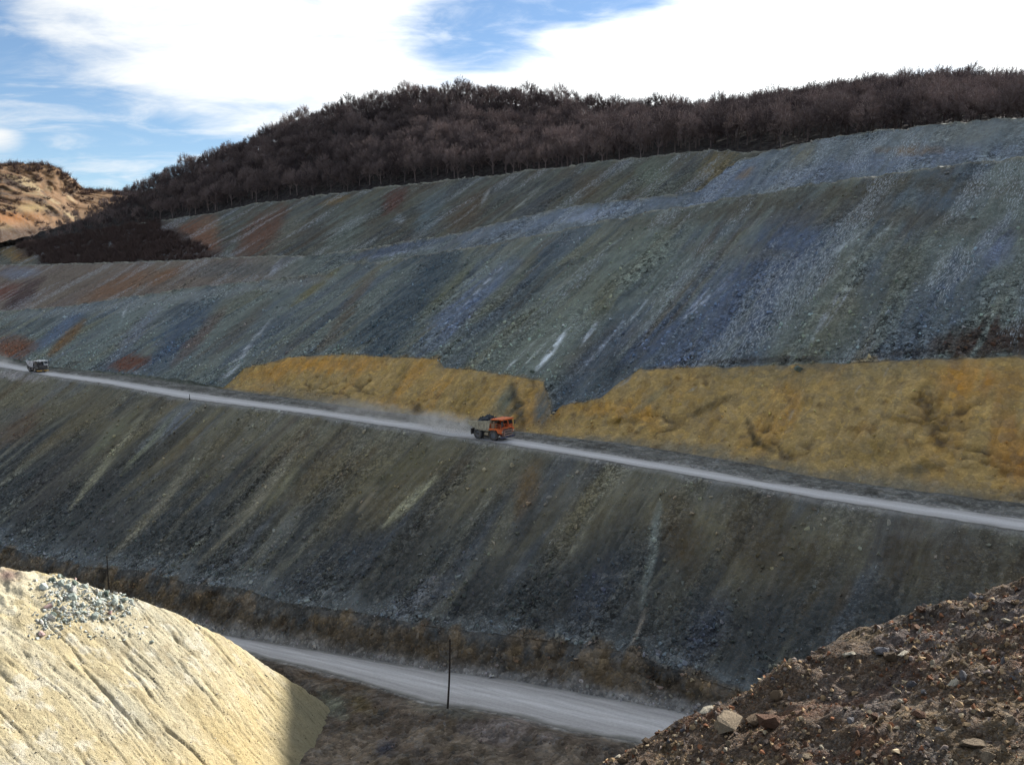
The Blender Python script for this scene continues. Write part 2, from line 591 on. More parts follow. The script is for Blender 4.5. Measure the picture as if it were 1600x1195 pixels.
# small safety berm along the outer edge of the upper road
disp += 0.30 * np.exp(-((Cc - R0.c(S)[None, :] + 0.9) / 0.7) ** 2) * (0.6 + 1.0 * fbm(SS / 3, Cc / 3, 79, 3))
disp += np.where(K_ == 7, 0.5 * bell * (0.4 + fbm(SS / 4, Cc / 2, 81, 3)), 0)
tilt = np.where(np.isin(K_, (3, 6)), 0.0, 0.45)
XX, YY = xy_of(SS, Cc - disp * tilt)
ZZ = Zz + disp * np.where(tilt > 0, 0.89, 1.0)
PX, PY = project(XX, YY, ZZ)
GX, GY, GZ = XX, YY, ZZ


def surface_z(s, c):
    """height of the quarry ground at one (s, c)"""
    j = int(np.clip(np.searchsorted(S, s), 1, NC - 1))
    j = j if abs(S[j] - s) < abs(S[j - 1] - s) else j - 1
    return float(np.interp(c, Cc[:, j], ZZ[:, j]))


# ---- rock colours
def band(seed, w_, l_, lo, hi):
    f = fbm(SIG / w_, Cc / (l_ * 0.55), seed, 5, 0.58)
    f = f + 0.35 * fbm(SS / 30, Cc / 18, seed + 5, 3)
    return smooth(lo - 0.05, hi + 0.15, f) * 0.8


colr = np.zeros(ZZ.shape + (3,))
rock = np.full(ZZ.shape, 0.8)


def paint(mask, rgb, k=None):
    global colr
    colr = lerp3(colr, alb(*rgb, k=k), np.clip(mask, 0, 1))


one = np.ones(ZZ.shape)
# pit floor
m0 = (K_ <= 2)
paint(m0 * one, (74, 65, 56))
paint(m0 * smooth(0.0, 0.4, fbm(SS / 8, Cc / 4, 101, 4)), (98, 88, 76))
paint(m0 * smooth(0.1, 0.5, fbm(SS / 6, Cc / 6, 103, 4)), (62, 54, 42))
# roads
for kk, rgb in ((3, (154, 153, 152)), (6, (164, 164, 164))):
    mk = (K_ == kk)
    paint(mk * one, rgb)
    edge = np.minimum(T_, 1 - T_)
    paint(mk * (1 - smooth(0.0, 0.16, edge + 0.06 * fbm(SS / 4, Cc / 2, 105, 3))) * 0.6, (112, 110, 106))
paint((K_ == 7) * one, (92, 93, 90))
paint((K_ == 7) * smooth(-0.1, 0.4, fbm(SS / 7, Cc / 2, 107, 4)), (74, 74, 70))
# lower bank
mk = (K_ == 4)
paint(mk * one, (74, 65, 52))
paint(mk * smooth(0.55, 0.95, T_ + 0.3 * fbm(SS / 6, Cc / 2, 109, 3)), (104, 92, 76))
paint(mk * smooth(0.1, 0.4, fbm(SS / 4, Cc / 3, 111, 4)), (46, 40, 32))
paint(mk * smooth(0.2, 0.5, fbm(SS / 7, Cc / 4, 113, 4)) * 0.6, (94, 80, 58))
paint(mk * (1 - smooth(0.0, 0.22, T_ + 0.1 * fbm(SS / 5, Cc / 5, 115, 3))), (88, 86, 84))
# lower spoil face
mk = (K_ == 5)
up = T_
paint(mk * one, (54, 58, 58))
paint(mk * smooth(0.35, 0.85, up + 0.35 * fbm(SIG / 8, Cc / 50, 121, 4)), (88, 82, 62))
paint(mk * smooth(0.70, 1.02, up + 0.2 * fbm(SIG / 5, Cc / 20, 122, 4)) * 0.7, (90, 90, 80))
paint(mk * band(123, 7.5, 70, -0.05, 0.45) * smooth(0.05, 0.5, up) * 0.8, (98, 93, 72))
paint(mk * band(125, 3.0, 45, 0.18, 0.45) * 0.7, (104, 103, 88))
paint(mk * band(127, 6.0, 60, 0.12, 0.45) * 0.8, (48, 50, 50))
paint(mk * band(129, 7.0, 60, 0.2, 0.5) * smooth(0.3, 0.7, up) * 0.8, (84, 72, 52))
paint(mk * band(130, 5.0, 60, 0.22, 0.5) * 0.6, (78, 84, 90))
paint(mk * (1 - smooth(0.0, 0.14, up + 0.07 * fbm(SS / 4, Cc / 4, 131, 3))) * 0.8, (84, 90, 92))
# ochre bank
mk = (K_ == 8)
paint(mk * one, (150, 128, 82))
paint(mk * smooth(-0.1, 0.6, fbm(SIG / 9, Cc / 18, 141, 5, 0.6)) * 0.8, (164, 124, 58))
paint(mk * smooth(0.0, 0.6, fbm(SIG / 4, Cc / 12, 143, 5, 0.6)) * 0.6, (142, 126, 90))
paint(mk * smooth(0.32, 0.6, fbm(SS / 3, Cc / 1.6, 145, 5, 0.6)) * 0.7, (96, 72, 36))  # dark patches: shading of the hollows put into the earth colour
paint(mk * (1 - smooth(0.0, 0.13, T_ + 0.08 * fbm(SS / 5, Cc / 5, 147, 3))) * 0.8, (104, 102, 92))
crk_shade = led ** 2
paint(mk * crk_shade * 0.85, (66, 50, 28))  # shadow in the ledge cracks, painted as thin dark lines
paint(mk * smooth(0.1, 0.5, fbm(SS / 1.4, Cc / 1.4, 225, 3)) * 0.35, (172, 146, 96))
rock = np.where(mk, 0.35, rock)
paint(mk * (1 - smooth(335, 362, PX)), (88, 92, 86))
# upper faces
for kk in (9, 11, 13):
    mk = (K_ == kk)
    paint(mk * one, (86, 94, 88))
    paint(mk * band(151 + kk, 9, 80, -0.05, 0.3), (66, 77, 88))
    paint(mk * band(153 + kk, 6, 70, 0.1, 0.4), (92, 92, 74))
    paint(mk * band(155 + kk, 5, 60, 0.12, 0.42) * 0.9, (56, 66, 72))
    paint(mk * band(157 + kk, 3.2, 40, 0.2, 0.5) * 0.8, (102, 110, 108))
    paint(mk * band(159 + kk, 4.0, 40, 0.28, 0.5) * 0.7, (78, 68, 54))
mk = (K_ == 13)
paint(mk * band(171, 7, 60, -0.1, 0.35) * 0.9, (76, 66, 54))
paint(mk * band(173, 4, 40, 0.15, 0.45) * 0.8, (92, 90, 76))
paint((K_ == 13) * 0.35 * one, (66, 60, 48))
paint((K_ == 11) * smooth(560, 800, PX) * 0.55, (92, 102, 112))
paint((K_ == 11) * (1 - smooth(360, 500, PX)) * 0.6, (104, 80, 62))
mk = np.isin(K_, (10, 12, 14))
paint(mk * one, (104, 106, 100))
rock = np.where(mk, 0.5, rock)
mk = K_ >= 15
paint(mk * one, (38, 30, 30), 0.9)
rock = np.where(mk, 0.1, rock)
rock = np.where(np.isin(K_, (3, 6)), 0.1, rock)

fleck = np.where(np.isin(K_, (9, 11, 13)), smooth(-0.2, 0.4, fbm(SIG / 7, Cc / 30, 181, 4)) * 1.0, 0.0)
fleck = np.where(K_ == 9, fleck * (0.35 + 0.65 * smooth(700, 1000, PX)), fleck)
fleck = np.where(K_ == 5, 0.25 * smooth(0.0, 0.4, fbm(SIG / 7, Cc / 30, 183, 4)), fleck)
fleck = np.where(K_ == 8, 0.45 * smooth(0.0, 0.4, fbm(SIG / 6, Cc / 12, 185, 4)), fleck)
# ---- individual runs and patches, placed by where they lie on the slope
ALL_IDX = np.arange(PX.size)


def stroke(pts, wpx, rgb, op=1.0, layers=None, brk=0.35, soft=0.8):
    """a run of debris, or the painted shade of a hollow, along a polyline, with frayed edges"""
    pts = np.array(pts, float)
    lo, hi = pts.min(0) - wpx * 2.2, pts.max(0) + wpx * 2.2
    sel = (PX > lo[0]) & (PX < hi[0]) & (PY > lo[1]) & (PY < hi[1])
    if layers is not None:
        sel &= np.isin(K_, layers)
    idx = np.where(sel.ravel())[0]
    if len(idx) == 0:
        return
    p = np.stack([PX.ravel()[idx], PY.ravel()[idx]], 1)
    d = np.full(len(idx), 1e9)
    tl = np.zeros(len(idx))
    nseg = len(pts) - 1
    for q_, (a, b) in enumerate(zip(pts[:-1], pts[1:])):
        ab = b - a
        t = np.clip(((p - a) @ ab) / (ab @ ab + 1e-9), 0, 1)
        dd = np.hypot(*(p - (a + t[:, None] * ab)).T)
        near_ = dd < d
        tl = np.where(near_, (q_ + t) / nseg, tl)
        d = np.where(near_, dd, d)
    if wpx < 70:
        d = d / (0.5 + 0.6 * np.sin(np.pi * np.clip(tl, 0.02, 0.98)) ** 0.8)
        op = op * (0.35 + 0.65 * np.sin(np.pi * np.clip(tl, 0.03, 0.97)) ** 0.6)
    sg, cc_ = SIG.ravel()[idx], Cc.ravel()[idx]
    f = fbm(sg / 1.6, cc_ / 12, 301, 3)
    d = d / (wpx * 0.5) - f * brk * 2.2
    mk_ = (1 - smooth(1 - soft, 1 + 0.35, d)) * op
    mk_ *= 1.2 * smooth(-0.6, 0.0, fbm(sg / 2.2, cc_ / 16, 303, 3) + 0.25)
    mk_ *= 0.85 + 0.35 * fbm(sg / 0.9, cc_ / 3, 305, 2)
    if min(rgb) > 118:
        mk_ *= smooth(-0.35, 0.25, fbm(sg / 0.7, cc_ / 2.4, 307, 3))
        mk_ *= 0.45 + 0.75 * smooth(-0.5, 0.2, fbm(sg / 3, cc_ / 7, 309, 2))
    mk_ = np.clip(mk_, 0, 1)
    cf = colr.reshape(-1, 3)
    if min(rgb) > 118:
        fl = fleck.reshape(-1)
        dw = (1 - smooth(0.6, 2.2, d)) * op
        fl[idx] = np.maximum(fl[idx], dw * 0.95)
    tgt = alb(*rgb)
    cf[idx] = cf[idx] + (tgt - cf[idx]) * mk_[:, None]


UPF = (9, 10, 11, 12, 13)
# lower face
for pts, w_, rgb, op in [
    ([(840, 722), (805, 810)], 34, (92, 76, 52), .8), ([(690, 700), (560, 760)], 60, (84, 80, 58), .6),
    ([(230, 640), (110, 795)], 12, (112, 109, 88), .9), ([(312, 622), (215, 705)], 24, (88, 94, 100), .9),
    ([(330, 690), (250, 790), (170, 872)], 18, (102, 98, 82), .9), ([(470, 690), (400, 790), (310, 880)], 16, (108, 104, 88), .9),
    ([(465, 730), (410, 800)], 14, (100, 97, 74), .7), ([(682, 745), (600, 825)], 15, (122, 120, 96), .9),
    ([(590, 760), (560, 800)], 12, (112, 104, 84), .7), ([(800, 785), (765, 885)], 34, (92, 90, 76), .8),
    ([(1030, 785), (1022, 850), (1000, 950)], 14, (98, 104, 98), .9), ([(1012, 945), (985, 1016)], 10, (116, 108, 96), .9),
    ([(1060, 790), (1080, 900)], 60, (72, 62, 44), .8), ([(1180, 820), (1260, 900)], 110, (70, 64, 50), .75),
    ([(1400, 860), (1560, 880)], 120, (66, 60, 50), .75), ([(1300, 800), (1540, 850)], 30, (88, 86, 80), .6),
    ([(-10, 583), (70, 592)], 16, (122, 118, 116), .9), ([(0, 690), (60, 640)], 46, (86, 69, 54), .8), ([(40, 640), (0, 660)], 30, (78, 80, 76), .6),
    ([(140, 690), (40, 800)], 60, (56, 54, 54), .7), ([(250, 760), (120, 850)], 50, (60, 62, 62), .6),
    ([(600, 840), (430, 930)], 60, (58, 64, 70), .7), ([(960, 880), (900, 990)], 60, (60, 66, 74), .7),
    ([(720, 900), (600, 960)], 50, (76, 80, 86), .6), ([(1130, 930), (1080, 1040)], 60, (62, 68, 76), .7),
    ([(280, 640), (190, 740)], 12, (96, 98, 78), .7), ([(215, 640), (130, 720)], 16, (88, 90, 70), .7),
    ([(380, 660), (280, 790)], 14, (70, 66, 52), .7), ([(420, 660), (250, 850)], 12, (92, 88, 72), .6),
    ([(1225, 840), (1200, 930)], 16, (92, 86, 74), .6), ([(1330, 900), (1310, 960)], 20, (80, 72, 60), .6),
]:
    stroke(pts, w_, rgb, op, (5,))
# big upper face
for pts, w_, rgb, op in [
    ([(690, 410), (590, 545)], 80, (52, 67, 76), .85), ([(808, 412), (655, 548)], 44, (80, 93, 113), .9),
    ([(790, 412), (715, 485)], 5, (170, 176, 190), .8), ([(835, 402), (700, 545)], 24, (92, 96, 76), .7),
    ([(742, 410), (655, 500)], 20, (88, 90, 66), .7), ([(592, 415), (500, 545)], 18, (84, 72, 56), .7),
    ([(537, 415), (455, 478)], 12, (94, 88, 54), .9), ([(1010, 400), (800, 585)], 110, (92, 100, 88), .7),
    ([(960, 430), (930, 500)], 40, (84, 82, 58), .6),
    ([(884, 518), (832, 588)], 9, (170, 176, 180), .9), ([(840, 530), (790, 578)], 5, (150, 156, 152), .8),
    ([(868, 520), (815, 575)], 4, (150, 156, 150), .8), ([(935, 500), (905, 545)], 5, (165, 170, 176), .8),
    ([(985, 490), (925, 560), (880, 600)], 6, (158, 164, 172), .8), ([(1010, 470), (960, 530)], 7, (140, 150, 156), .8),
    ([(1000, 480), (880, 610)], 60, (62, 74, 88), .6), ([(1000, 540), (930, 605)], 40, (50, 60, 66), .8),
    ([(860, 600), (850, 655)], 26, (82, 88, 88), .9), ([(1240, 375), (1050, 560)], 120, (68, 81, 101), .85),
    ([(1150, 420), (1070, 500)], 10, (130, 138, 152), .6), ([(1110, 450), (1055, 520)], 8, (130, 138, 150), .6),
    ([(1400, 345), (1250, 480)], 8, (148, 154, 156), .7), ([(1350, 360), (1260, 430)], 7, (150, 158, 160), .7),
    ([(1420, 330), (1280, 450), (1200, 540)], 50, (92, 98, 88), .7), ([(1420, 420), (1300, 540)], 70, (76, 80, 68), .6),
    ([(1310, 460), (1270, 530)], 10, (140, 148, 162), .7), ([(1330, 450), (1290, 510)], 5, (150, 156, 170), .7),
    ([(1570, 345), (1540, 420)], 50, (90, 100, 120), .8), ([(1500, 440), (1400, 550)], 90, (66, 78, 92), .7),
    ([(990, 352), (1150, 328), (1420, 285), (1600, 300)], 34, (70, 67, 54), .8),
    ([(1180, 345), (1350, 330), (1590, 360)], 40, (74, 72, 64), .7),
    ([(1060, 385), (1240, 400)], 30, (84, 82, 70), .5), ([(1470, 540), (1560, 532), (1680, 524)], 52, (50, 38, 31), 1.0),
    ([(1060, 566), (1340, 560)], 10, (46, 44, 42), .8), ([(1360, 556), (1470, 548)], 12, (50, 52, 56), .8),
    ([(0, 545), (50, 540)], 34, (92, 68, 52), .9), ([(75, 555), (130, 500)], 14, (96, 78, 52), .85),
    ([(180, 572), (228, 562)], 24, (86, 62, 50), .95), ([(140, 475), (60, 545)], 22, (72, 87, 108), .85),
    ([(330, 470), (235, 575)], 52, (54, 71, 90), .85), ([(352, 482), (270, 570)], 18, (88, 74, 66), .8),
    ([(220, 470), (130, 560)], 30, (92, 102, 98), .7), ([(260, 465), (165, 575)], 20, (92, 98, 108), .7),
    ([(420, 470), (330, 560)], 20, (78, 70, 58), .6), ([(390, 540), (345, 595)], 14, (140, 145, 150), .8),
    ([(440, 480), (370, 560)], 5, (140, 144, 146), .6), ([(200, 470), (190, 500)], 6, (150, 156, 156), .6),
    ([(430, 445), (520, 430)], 16, (88, 80, 66), .6), ([(-40, 500), (170, 480), (300, 462), (520, 436)], 20, (100, 106, 106), .75),
]:
    stroke(pts, w_, rgb, op, (9,))
# ochre bank details: scree gap, grey fan, hollows whose shade is painted in
for pts, w_, rgb, op in [
    ([(860, 600), (845, 672)], 34, (84, 90, 90), 1.0), ([(800, 605), (780, 655)], 40, (100, 104, 92), .9),
    ([(800, 600), (815, 668)], 22, (52, 50, 40), .95), ([(760, 600), (705, 650)], 34, (122, 102, 54), .6),
    ([(380, 590), (470, 570), (600, 570)], 30, (162, 122, 58), .8), ([(640, 560), (600, 640)], 14, (96, 84, 50), .6),
    ([(645, 630), (660, 650)], 18, (88, 70, 38), .8), ([(400, 600), (500, 620), (640, 645)], 16, (122, 112, 90), .7),
    ([(1080, 580), (1300, 580), (1450, 575)], 40, (124, 112, 82), .7), ([(1470, 590), (1600, 600)], 60, (162, 118, 52), .7),
    ([(1560, 640), (1600, 760)], 50, (156, 112, 54), .6), ([(900, 640), (1000, 640), (1030, 670)], 34, (158, 120, 54), .7),
    ([(940, 660), (1000, 655)], 12, (84, 66, 28), .8), ([(1060, 660), (1150, 615)], 12, (84, 68, 32), .8),
    ([(1165, 650), (1180, 690), (1210, 705)], 10, (64, 54, 30), .9), ([(1120, 650), (1100, 690)], 40, (140, 116, 70), .7),
    ([(1380, 650), (1500, 670)], 12, (92, 72, 34), .7), ([(1400, 735), (1480, 725)], 22, (86, 74, 44), .8),
    ([(1240, 640), (1230, 668)], 5, (160, 160, 150), .8), ([(1100, 600), (1075, 612)], 5, (165, 165, 155), .8),
    ([(1395, 567), (1380, 590)], 6, (160, 160, 160), .8), ([(1345, 600), (1335, 615)], 5, (165, 165, 160), .7),
    ([(1050, 600), (980, 650)], 10, (140, 132, 104), .6), ([(1000, 580), (965, 605)], 6, (150, 150, 148), .7),
    ([(1300, 700), (1420, 705)], 40, (122, 104, 62), .6),
]:
    stroke(pts, w_, rgb, op, (8,))
# faces above
for pts, w_, rgb, op in [
    ([(1180, 250), (1080, 320)], 40, (88, 99, 115), .9), ([(1160, 290), (1400, 250), (1600, 235)], 34, (86, 97, 113), .8),
    ([(1270, 225), (1240, 250)], 40, (96, 94, 76), .8), ([(1400, 215), (1600, 195)], 40, (98, 102, 96), .6),
    ([(1370, 235), (1470, 235)], 20, (102, 84, 60), .8), ([(1180, 262), (1150, 280)], 12, (104, 92, 80), .8),
    ([(1215, 240), (1205, 258)], 5, (170, 176, 186), .8), ([(1530, 255), (1510, 275)], 7, (168, 172, 180), .7),
    ([(540, 405), (700, 372)], 16, (62, 74, 94), .9), ([(720, 375), (900, 335), (1060, 312)], 20, (84, 96, 112), .7),
    ([(880, 345), (960, 330)], 16, (112, 122, 138), .7), ([(570, 404), (690, 385)], 6, (122, 130, 146), .6),
    ([(20, 440), (180, 435)], 40, (92, 80, 68), .7), ([(0, 428), (60, 425)], 20, (88, 94, 108), .8),
    ([(10, 480), (60, 440)], 22, (56, 42, 44), .9), ([(230, 425), (120, 470)], 30, (98, 80, 62), .7),
    ([(270, 420), (230, 445)], 16, (100, 76, 52), .7), ([(300, 425), (420, 420)], 30, (70, 76, 78), .6),
    ([(440, 405), (420, 435)], 8, (122, 128, 138), .7),
]:
    stroke(pts, w_, rgb, op, (11,))
for pts, w_, rgb, op in [
    ([(630, 298), (600, 330)], 26, (70, 52, 46), .9), ([(440, 330), (380, 395)], 44, (82, 58, 46), .9),
    ([(320, 345), (300, 400)], 60, (96, 66, 50), .85), ([(480, 330), (420, 390)], 30, (92, 92, 82), .8),
    ([(560, 330), (520, 395)], 50, (90, 98, 92), .8), ([(690, 305), (650, 370)], 36, (84, 96, 100), .8),
    ([(760, 300), (700, 360)], 40, (72, 64, 52), .8), ([(620, 345), (632, 340)], 16, (130, 136, 142), .8),
    ([(765, 295), (750, 325)], 8, (140, 144, 144), .8), ([(850, 290), (800, 330)], 8, (128, 132, 128), .7),
    ([(1150, 243), (1100, 290)], 66, (100, 90, 64), 1.0), ([(275, 360), (330, 398)], 60, (104, 66, 48), .9), ([(1040, 250), (1000, 300)], 50, (88, 96, 84), .8),
    ([(940, 270), (900, 310)], 40, (82, 72, 56), .7), ([(340, 345), (310, 370)], 30, (104, 92, 74), .8),
    ([(545, 308), (500, 320)], 12, (102, 84, 52), .8), ([(0, 385), (50, 400)], 30, (112, 92, 52), .9),
    ([(20, 405), (55, 385)], 18, (120, 92, 50), .9),
]:
    stroke(pts, w_, rgb, op, (13,))
for pts, w_, rgb, op in [
    ([(720, 1135), (860, 1150)], 40, (108, 100, 96), .8), ([(600, 1160), (610, 1175)], 44, (52, 52, 60), .9),
    ([(545, 1090), (580, 1110)], 30, (80, 70, 46), .8), ([(470, 1050), (560, 1075)], 22, (68, 54, 38), .9),
    ([(500, 1080), (540, 1120)], 30, (96, 98, 84), .8), ([(640, 1100), (760, 1120)], 26, (74, 76, 70), .6),
]:
    stroke(pts, w_, rgb, op, (0, 1, 2))

# ---- grain: coarse blocks gather low on each face, fines run in tongues from the top
for kk in (5, 9, 11, 13):
    mk = (K_ == kk)
    rg = 0.62 - 0.35 * T_ + 0.75 * fbm(SIG / 5, Cc / 22, 191, 4) + 0.35 * fbm(SS / 14, Cc / 10, 193, 3)
    rock = np.where(mk, np.clip(rg, 0.12, 1.0), rock)
# greyer hues, stronger light and dark
for kk, sat, con, gain in ((5, 0.95, 1.3, 1.12), (9, 0.85, 1.25, 1.30), (11, 0.85, 1.2, 1.30), (13, 1.0, 1.35, 0.96)):
    mk = (K_ == kk)
    sub = colr[mk]
    lum = sub @ np.array([0.25, 0.6, 0.15])
    g_ = lum[:, None] * np.array([0.97, 1.0, 1.03])
    sub = g_ + (sub - g_) * sat
    ref = np.exp(np.log(lum + 1e-4).mean())
    sub = sub * ((lum / ref) ** (con - 1))[:, None] * gain
    colr[mk] = sub
colr[K_ == 8] *= np.array([1.16, 1.11, 1.03])
for pts, w_, rgb, op, ly in [
    ([(1465, 541), (1560, 532), (1690, 522)], 54, (52, 39, 32), 1.0, (9,)), ([(-20, 548), (50, 540)], 38, (104, 70, 52), 1.0, (9,)),
    ([(176, 573), (232, 561)], 26, (94, 60, 46), 1.0, (9,)), ([(78, 556), (132, 500)], 14, (104, 80, 52), .9, (9,)),
    ([(5, 486), (65, 436)], 26, (62, 42, 42), 1.0, (11,)), ([(-20, 470), (30, 445)], 20, (96, 56, 44), .9, (11,)),
    ([(240, 424), (130, 470)], 34, (112, 82, 60), .9, (11,)), ([(285, 418), (230, 446)], 14, (112, 78, 50), .9, (11,)),
    ([(440, 332), (375, 398)], 46, (88, 60, 46), .9, (13,)), ([(330, 348), (300, 402)], 50, (106, 72, 52), .9, (13,)),
    ([(632, 297), (602, 332)], 26, (78, 50, 42), 1.0, (13,)), ([(760, 300), (705, 358)], 34, (78, 66, 52), .8, (13,)),
]:
    stroke(pts, w_, rgb, op, ly)
# crumbled road edges: slope debris on the road, road dust over the brink
jag = 0.5 * fbm(SS / 3.5, Cc / 1.5, 195, 4)
for kk, lo_l, hi_l in ((6, R0, R1), (3, L0, L1)):
    e0 = Cc - lo_l.c(S)[None, :]
    e1 = hi_l.c(S)[None, :] - Cc
    ed = np.minimum(e0, e1)
    mk = (K_ == kk)
    paint(mk * (1 - smooth(0.1, 0.75, ed + 1.1 * jag)) * 0.9, (96, 95, 90))
    wn = (K_ == kk - 1) | (K_ == kk + 1)
    paint(wn * smooth(-1.6, -0.1, ed + 1.6 * jag) * 0.75, (128, 128, 126))
    wm = (hi_l.c(S) - lo_l.c(S))[None, :]
    tt2 = np.clip(e0 / wm, 0, 1)
    for ctr in (0.22, 0.42, 0.60, 0.80):
        paint(mk * np.exp(-((tt2 - ctr - 0.02 * fbm(SS / 12, SS * 0, 197, 2)) / 0.045) ** 2) * 0.45, (124, 122, 122) if ctr in (0.22, 0.8) else (186, 186, 188))
# sunlit rim along the bench brinks, its light put into the colour
for l in (I1, J1, K1):
    rim = np.exp(-((Cc - l.c(S)[None, :] - 0.3) / 0.8) ** 2) * smooth(-0.3, 0.3, fbm(SS / 3, Cc, 199, 3))
    paint(rim * 0.85, (146, 143, 128))

sb = smooth(14, -14, (PX - 345) + (PY - 400) * -1.6 + 26 * fbm(SS / 12, Cc / 12, 205, 4)) * smooth(20, 70, PX + 60 - (PY - 376) * 2.2 + 20 * fbm(SS / 9, Cc / 9, 207, 3))
paint((K_ == 13) * sb * 0.9, (48, 36, 34))
RUN, ACR = SIG.copy(), Cc.copy()
fl_ = K_ <= 2
RUN[fl_], ACR[fl_] = SS[fl_] * 0.7, Cc[fl_] * 3.5
bk_ = np.isin(K_, (4, 7, 8))
ACR[bk_] = Cc[bk_] * 2.4
# debris spilling over the tops of the cut banks, earth showing through above them
eT = Cc - T1.c(S)[None, :]
jt = 1.6 * fbm(SS / 2.2, Cc / 2.2, 201, 4) + 1.2 * fbm(SS / 8, Cc / 8, 203, 2)
paint((K_ == 5) * smooth(0.4, -0.5, (eT + 1.1 * jt - 0.2)) * 0.9, (84, 74, 60))
paint((K_ == 4) * smooth(-1.3, 0.2, eT + 1.3 * jt - 0.2) * 0.85, (64, 68, 70))
eB = Cc - B1.c(S)[None, :]
gate_ = smooth(350, 380, PX)
paint((K_ == 8) * smooth(-1.2, 0.2, eB + 0.9 * jt - 0.5) * 0.6 * gate_, (104, 100, 88))
paint((K_ == 9) * smooth(0.5, -0.3, eB + 0.8 * jt) * 0.7 * gate_, (118, 102, 70))

# ---- split the sheet into its pieces
al_row, ac_row = SS, Cc


def rows_to_obj(name, r0, r1, mat):
    sl = slice(r0, r1 + 1)
    v = np.stack([XX[sl], YY[sl], ZZ[sl]], -1).reshape(-1, 3)
    me = new_mesh(name, v, grid_faces(r1 - r0 + 1, NC), [mat], True, colr[sl].reshape(-1, 3),
                  {'rock': rock[sl], 'along': SS[sl], 'across': (Cc if name.endswith('haul_road') else ACR)[sl], 'run': RUN[sl], 'fleck': fleck[sl]})
    return obj(name, me, kind='structure')


starts = np.concatenate([[0], np.cumsum(NROW)])
for name, a, b, mat in [
    ('pit_floor', 0, 3, M_EARTH), ('lower_haul_road', 3, 4, M_ROAD), ('road_bank', 4, 5, M_EARTH),
    ('lower_spoil_slope', 5, 6, M_SPOIL), ('upper_haul_road', 6, 7, M_ROAD), ('road_shoulder', 7, 8, M_EARTH),
    ('ochre_bank', 8, 9, M_EARTH), ('middle_spoil_slope', 9, 10, M_SPOIL), ('middle_bench', 10, 11, M_EARTH),
    ('upper_spoil_slope', 11, 12, M_SPOIL), ('upper_bench', 12, 13, M_EARTH), ('top_spoil_slope', 13, 14, M_SPOIL),
    ('top_bench', 14, 15, M_EARTH), ('wooded_hill', 15, 17, M_EARTH)]:
    rows_to_obj(name, int(starts[a]), int(starts[b]), mat)

# base ground out to the horizon
gv = [(-9000, -9000, -25), (9000, -9000, -25), (9000, 9000, -25), (-9000, 9000, -25)]
obj('ground', new_mesh('ground', gv, [(0, 1, 2, 3)], [plain('far_ground', (0.10, 0.085, 0.06), 0.95, 0.1, 0.4, 0.01)]), kind='structure')

# ------------------------------------------------------------------ pale mound beside the lower road
# a ridge falls to the east; its near flank is a rilled face, (a, d) = along the ridge, out from it
MO = at(0, 884, 100)
MDX, MDY = 0.93, 0.37
P_FRONT = 0.447
_ra, _rz = [-80.0, -30.0], [2.0, 0.5]
for _px, _py in [(0, 884), (70, 896), (180, 927), (280, 963), (350, 996), (430, 1047), (490, 1086), (530, 1116), (556, 1145), (572, 1190)]:
    _a, _b = ray(_px, _py)
    # where this sight line crosses the vertical plane of the ridge
    _t = (MO[0] * MDY - MO[1] * MDX) / (_a * MDY - MDX)
    _ra.append((_a * _t - MO[0]) * MDX + (_t - MO[1]) * MDY)
    _rz.append(MO[2] - (CZ + _b * _t))
_ra.append(_ra[-1] + 30)
_rz.append(_rz[-1] + 30)
_ra, _rz = np.array(_ra), np.array(_rz)


def mound_ad(x, y):
    a = (x - MO[0]) * MDX + (y - MO[1]) * MDY
    d = (x - MO[0]) * MDY - (y - MO[1]) * MDX
    return a, d


def mound_xy(a, d):
    return MO[0] + a * MDX + d * MDY, MO[1] + a * MDY - d * MDX


def mound_ridge(a):
    return 0.2 * (np.interp(a - 2, _ra, _rz) + np.interp(a - 1, _ra, _rz) + np.interp(a, _ra, _rz) + np.interp(a + 1, _ra, _rz) + np.interp(a + 2, _ra, _rz))


def mound_z(x, y, detail=True):
    a, d = mound_ad(x, y)
    df = np.sqrt(np.maximum(d, 0) ** 2 + 4.0) - 2.0
    db = np.sqrt(np.maximum(-d, 0) ** 2 + 1.0) - 1.0
    z = MO[2] - mound_ridge(a) - P_FRONT * df - 0.75 * db
    z = z + 0.5 * fbm(x / 9, y / 9, 401, 3)
    if not detail:
        return z
    cap = (1 - smooth(5, 13, a + 0.8 * d + 3 * fbm(x / 3, y / 3, 403, 2)))
    z = z + cap * (0.60 * fbm(x / 2.6, y / 2.6, 405, 4) + 0.25 * fbm(x / 0.9, y / 0.9, 406, 3))
    wc, on = mound_wc(a, d, x, y)
    r1 = 1 - np.abs(2 * vnoise(wc / 1.7, d / 26, 411) - 1)
    r2 = 1 - np.abs(2 * vnoise(wc / 0.8 + 3, d / 10, 413) - 1)
    r3 = 1 - np.abs(2 * vnoise(wc / 0.5 + 7, d / 5, 414) - 1)
    z = z - on * (0.42 * r1 ** 16 * smooth(-0.35, 0.15, fbm(wc / 2, d / 5, 416, 2)) + 0.32 * r2 ** 12 * smooth(-0.25, 0.1, fbm(wc / 3, d / 4, 415, 2))
                  + 0.17 * r3 ** 8 * smooth(-0.15, 0.2, fbm(wc / 3, d / 3, 418, 2)))
    z = z + on * 0.10 * fbm(wc / 0.9, d / 3.5, 417, 4, 0.6) + 0.10 * fbm(x / 0.8, y / 0.8, 419, 4, 0.6) + 0.14 * fbm(x / 2.4, y / 2.4, 420, 2)
    return z


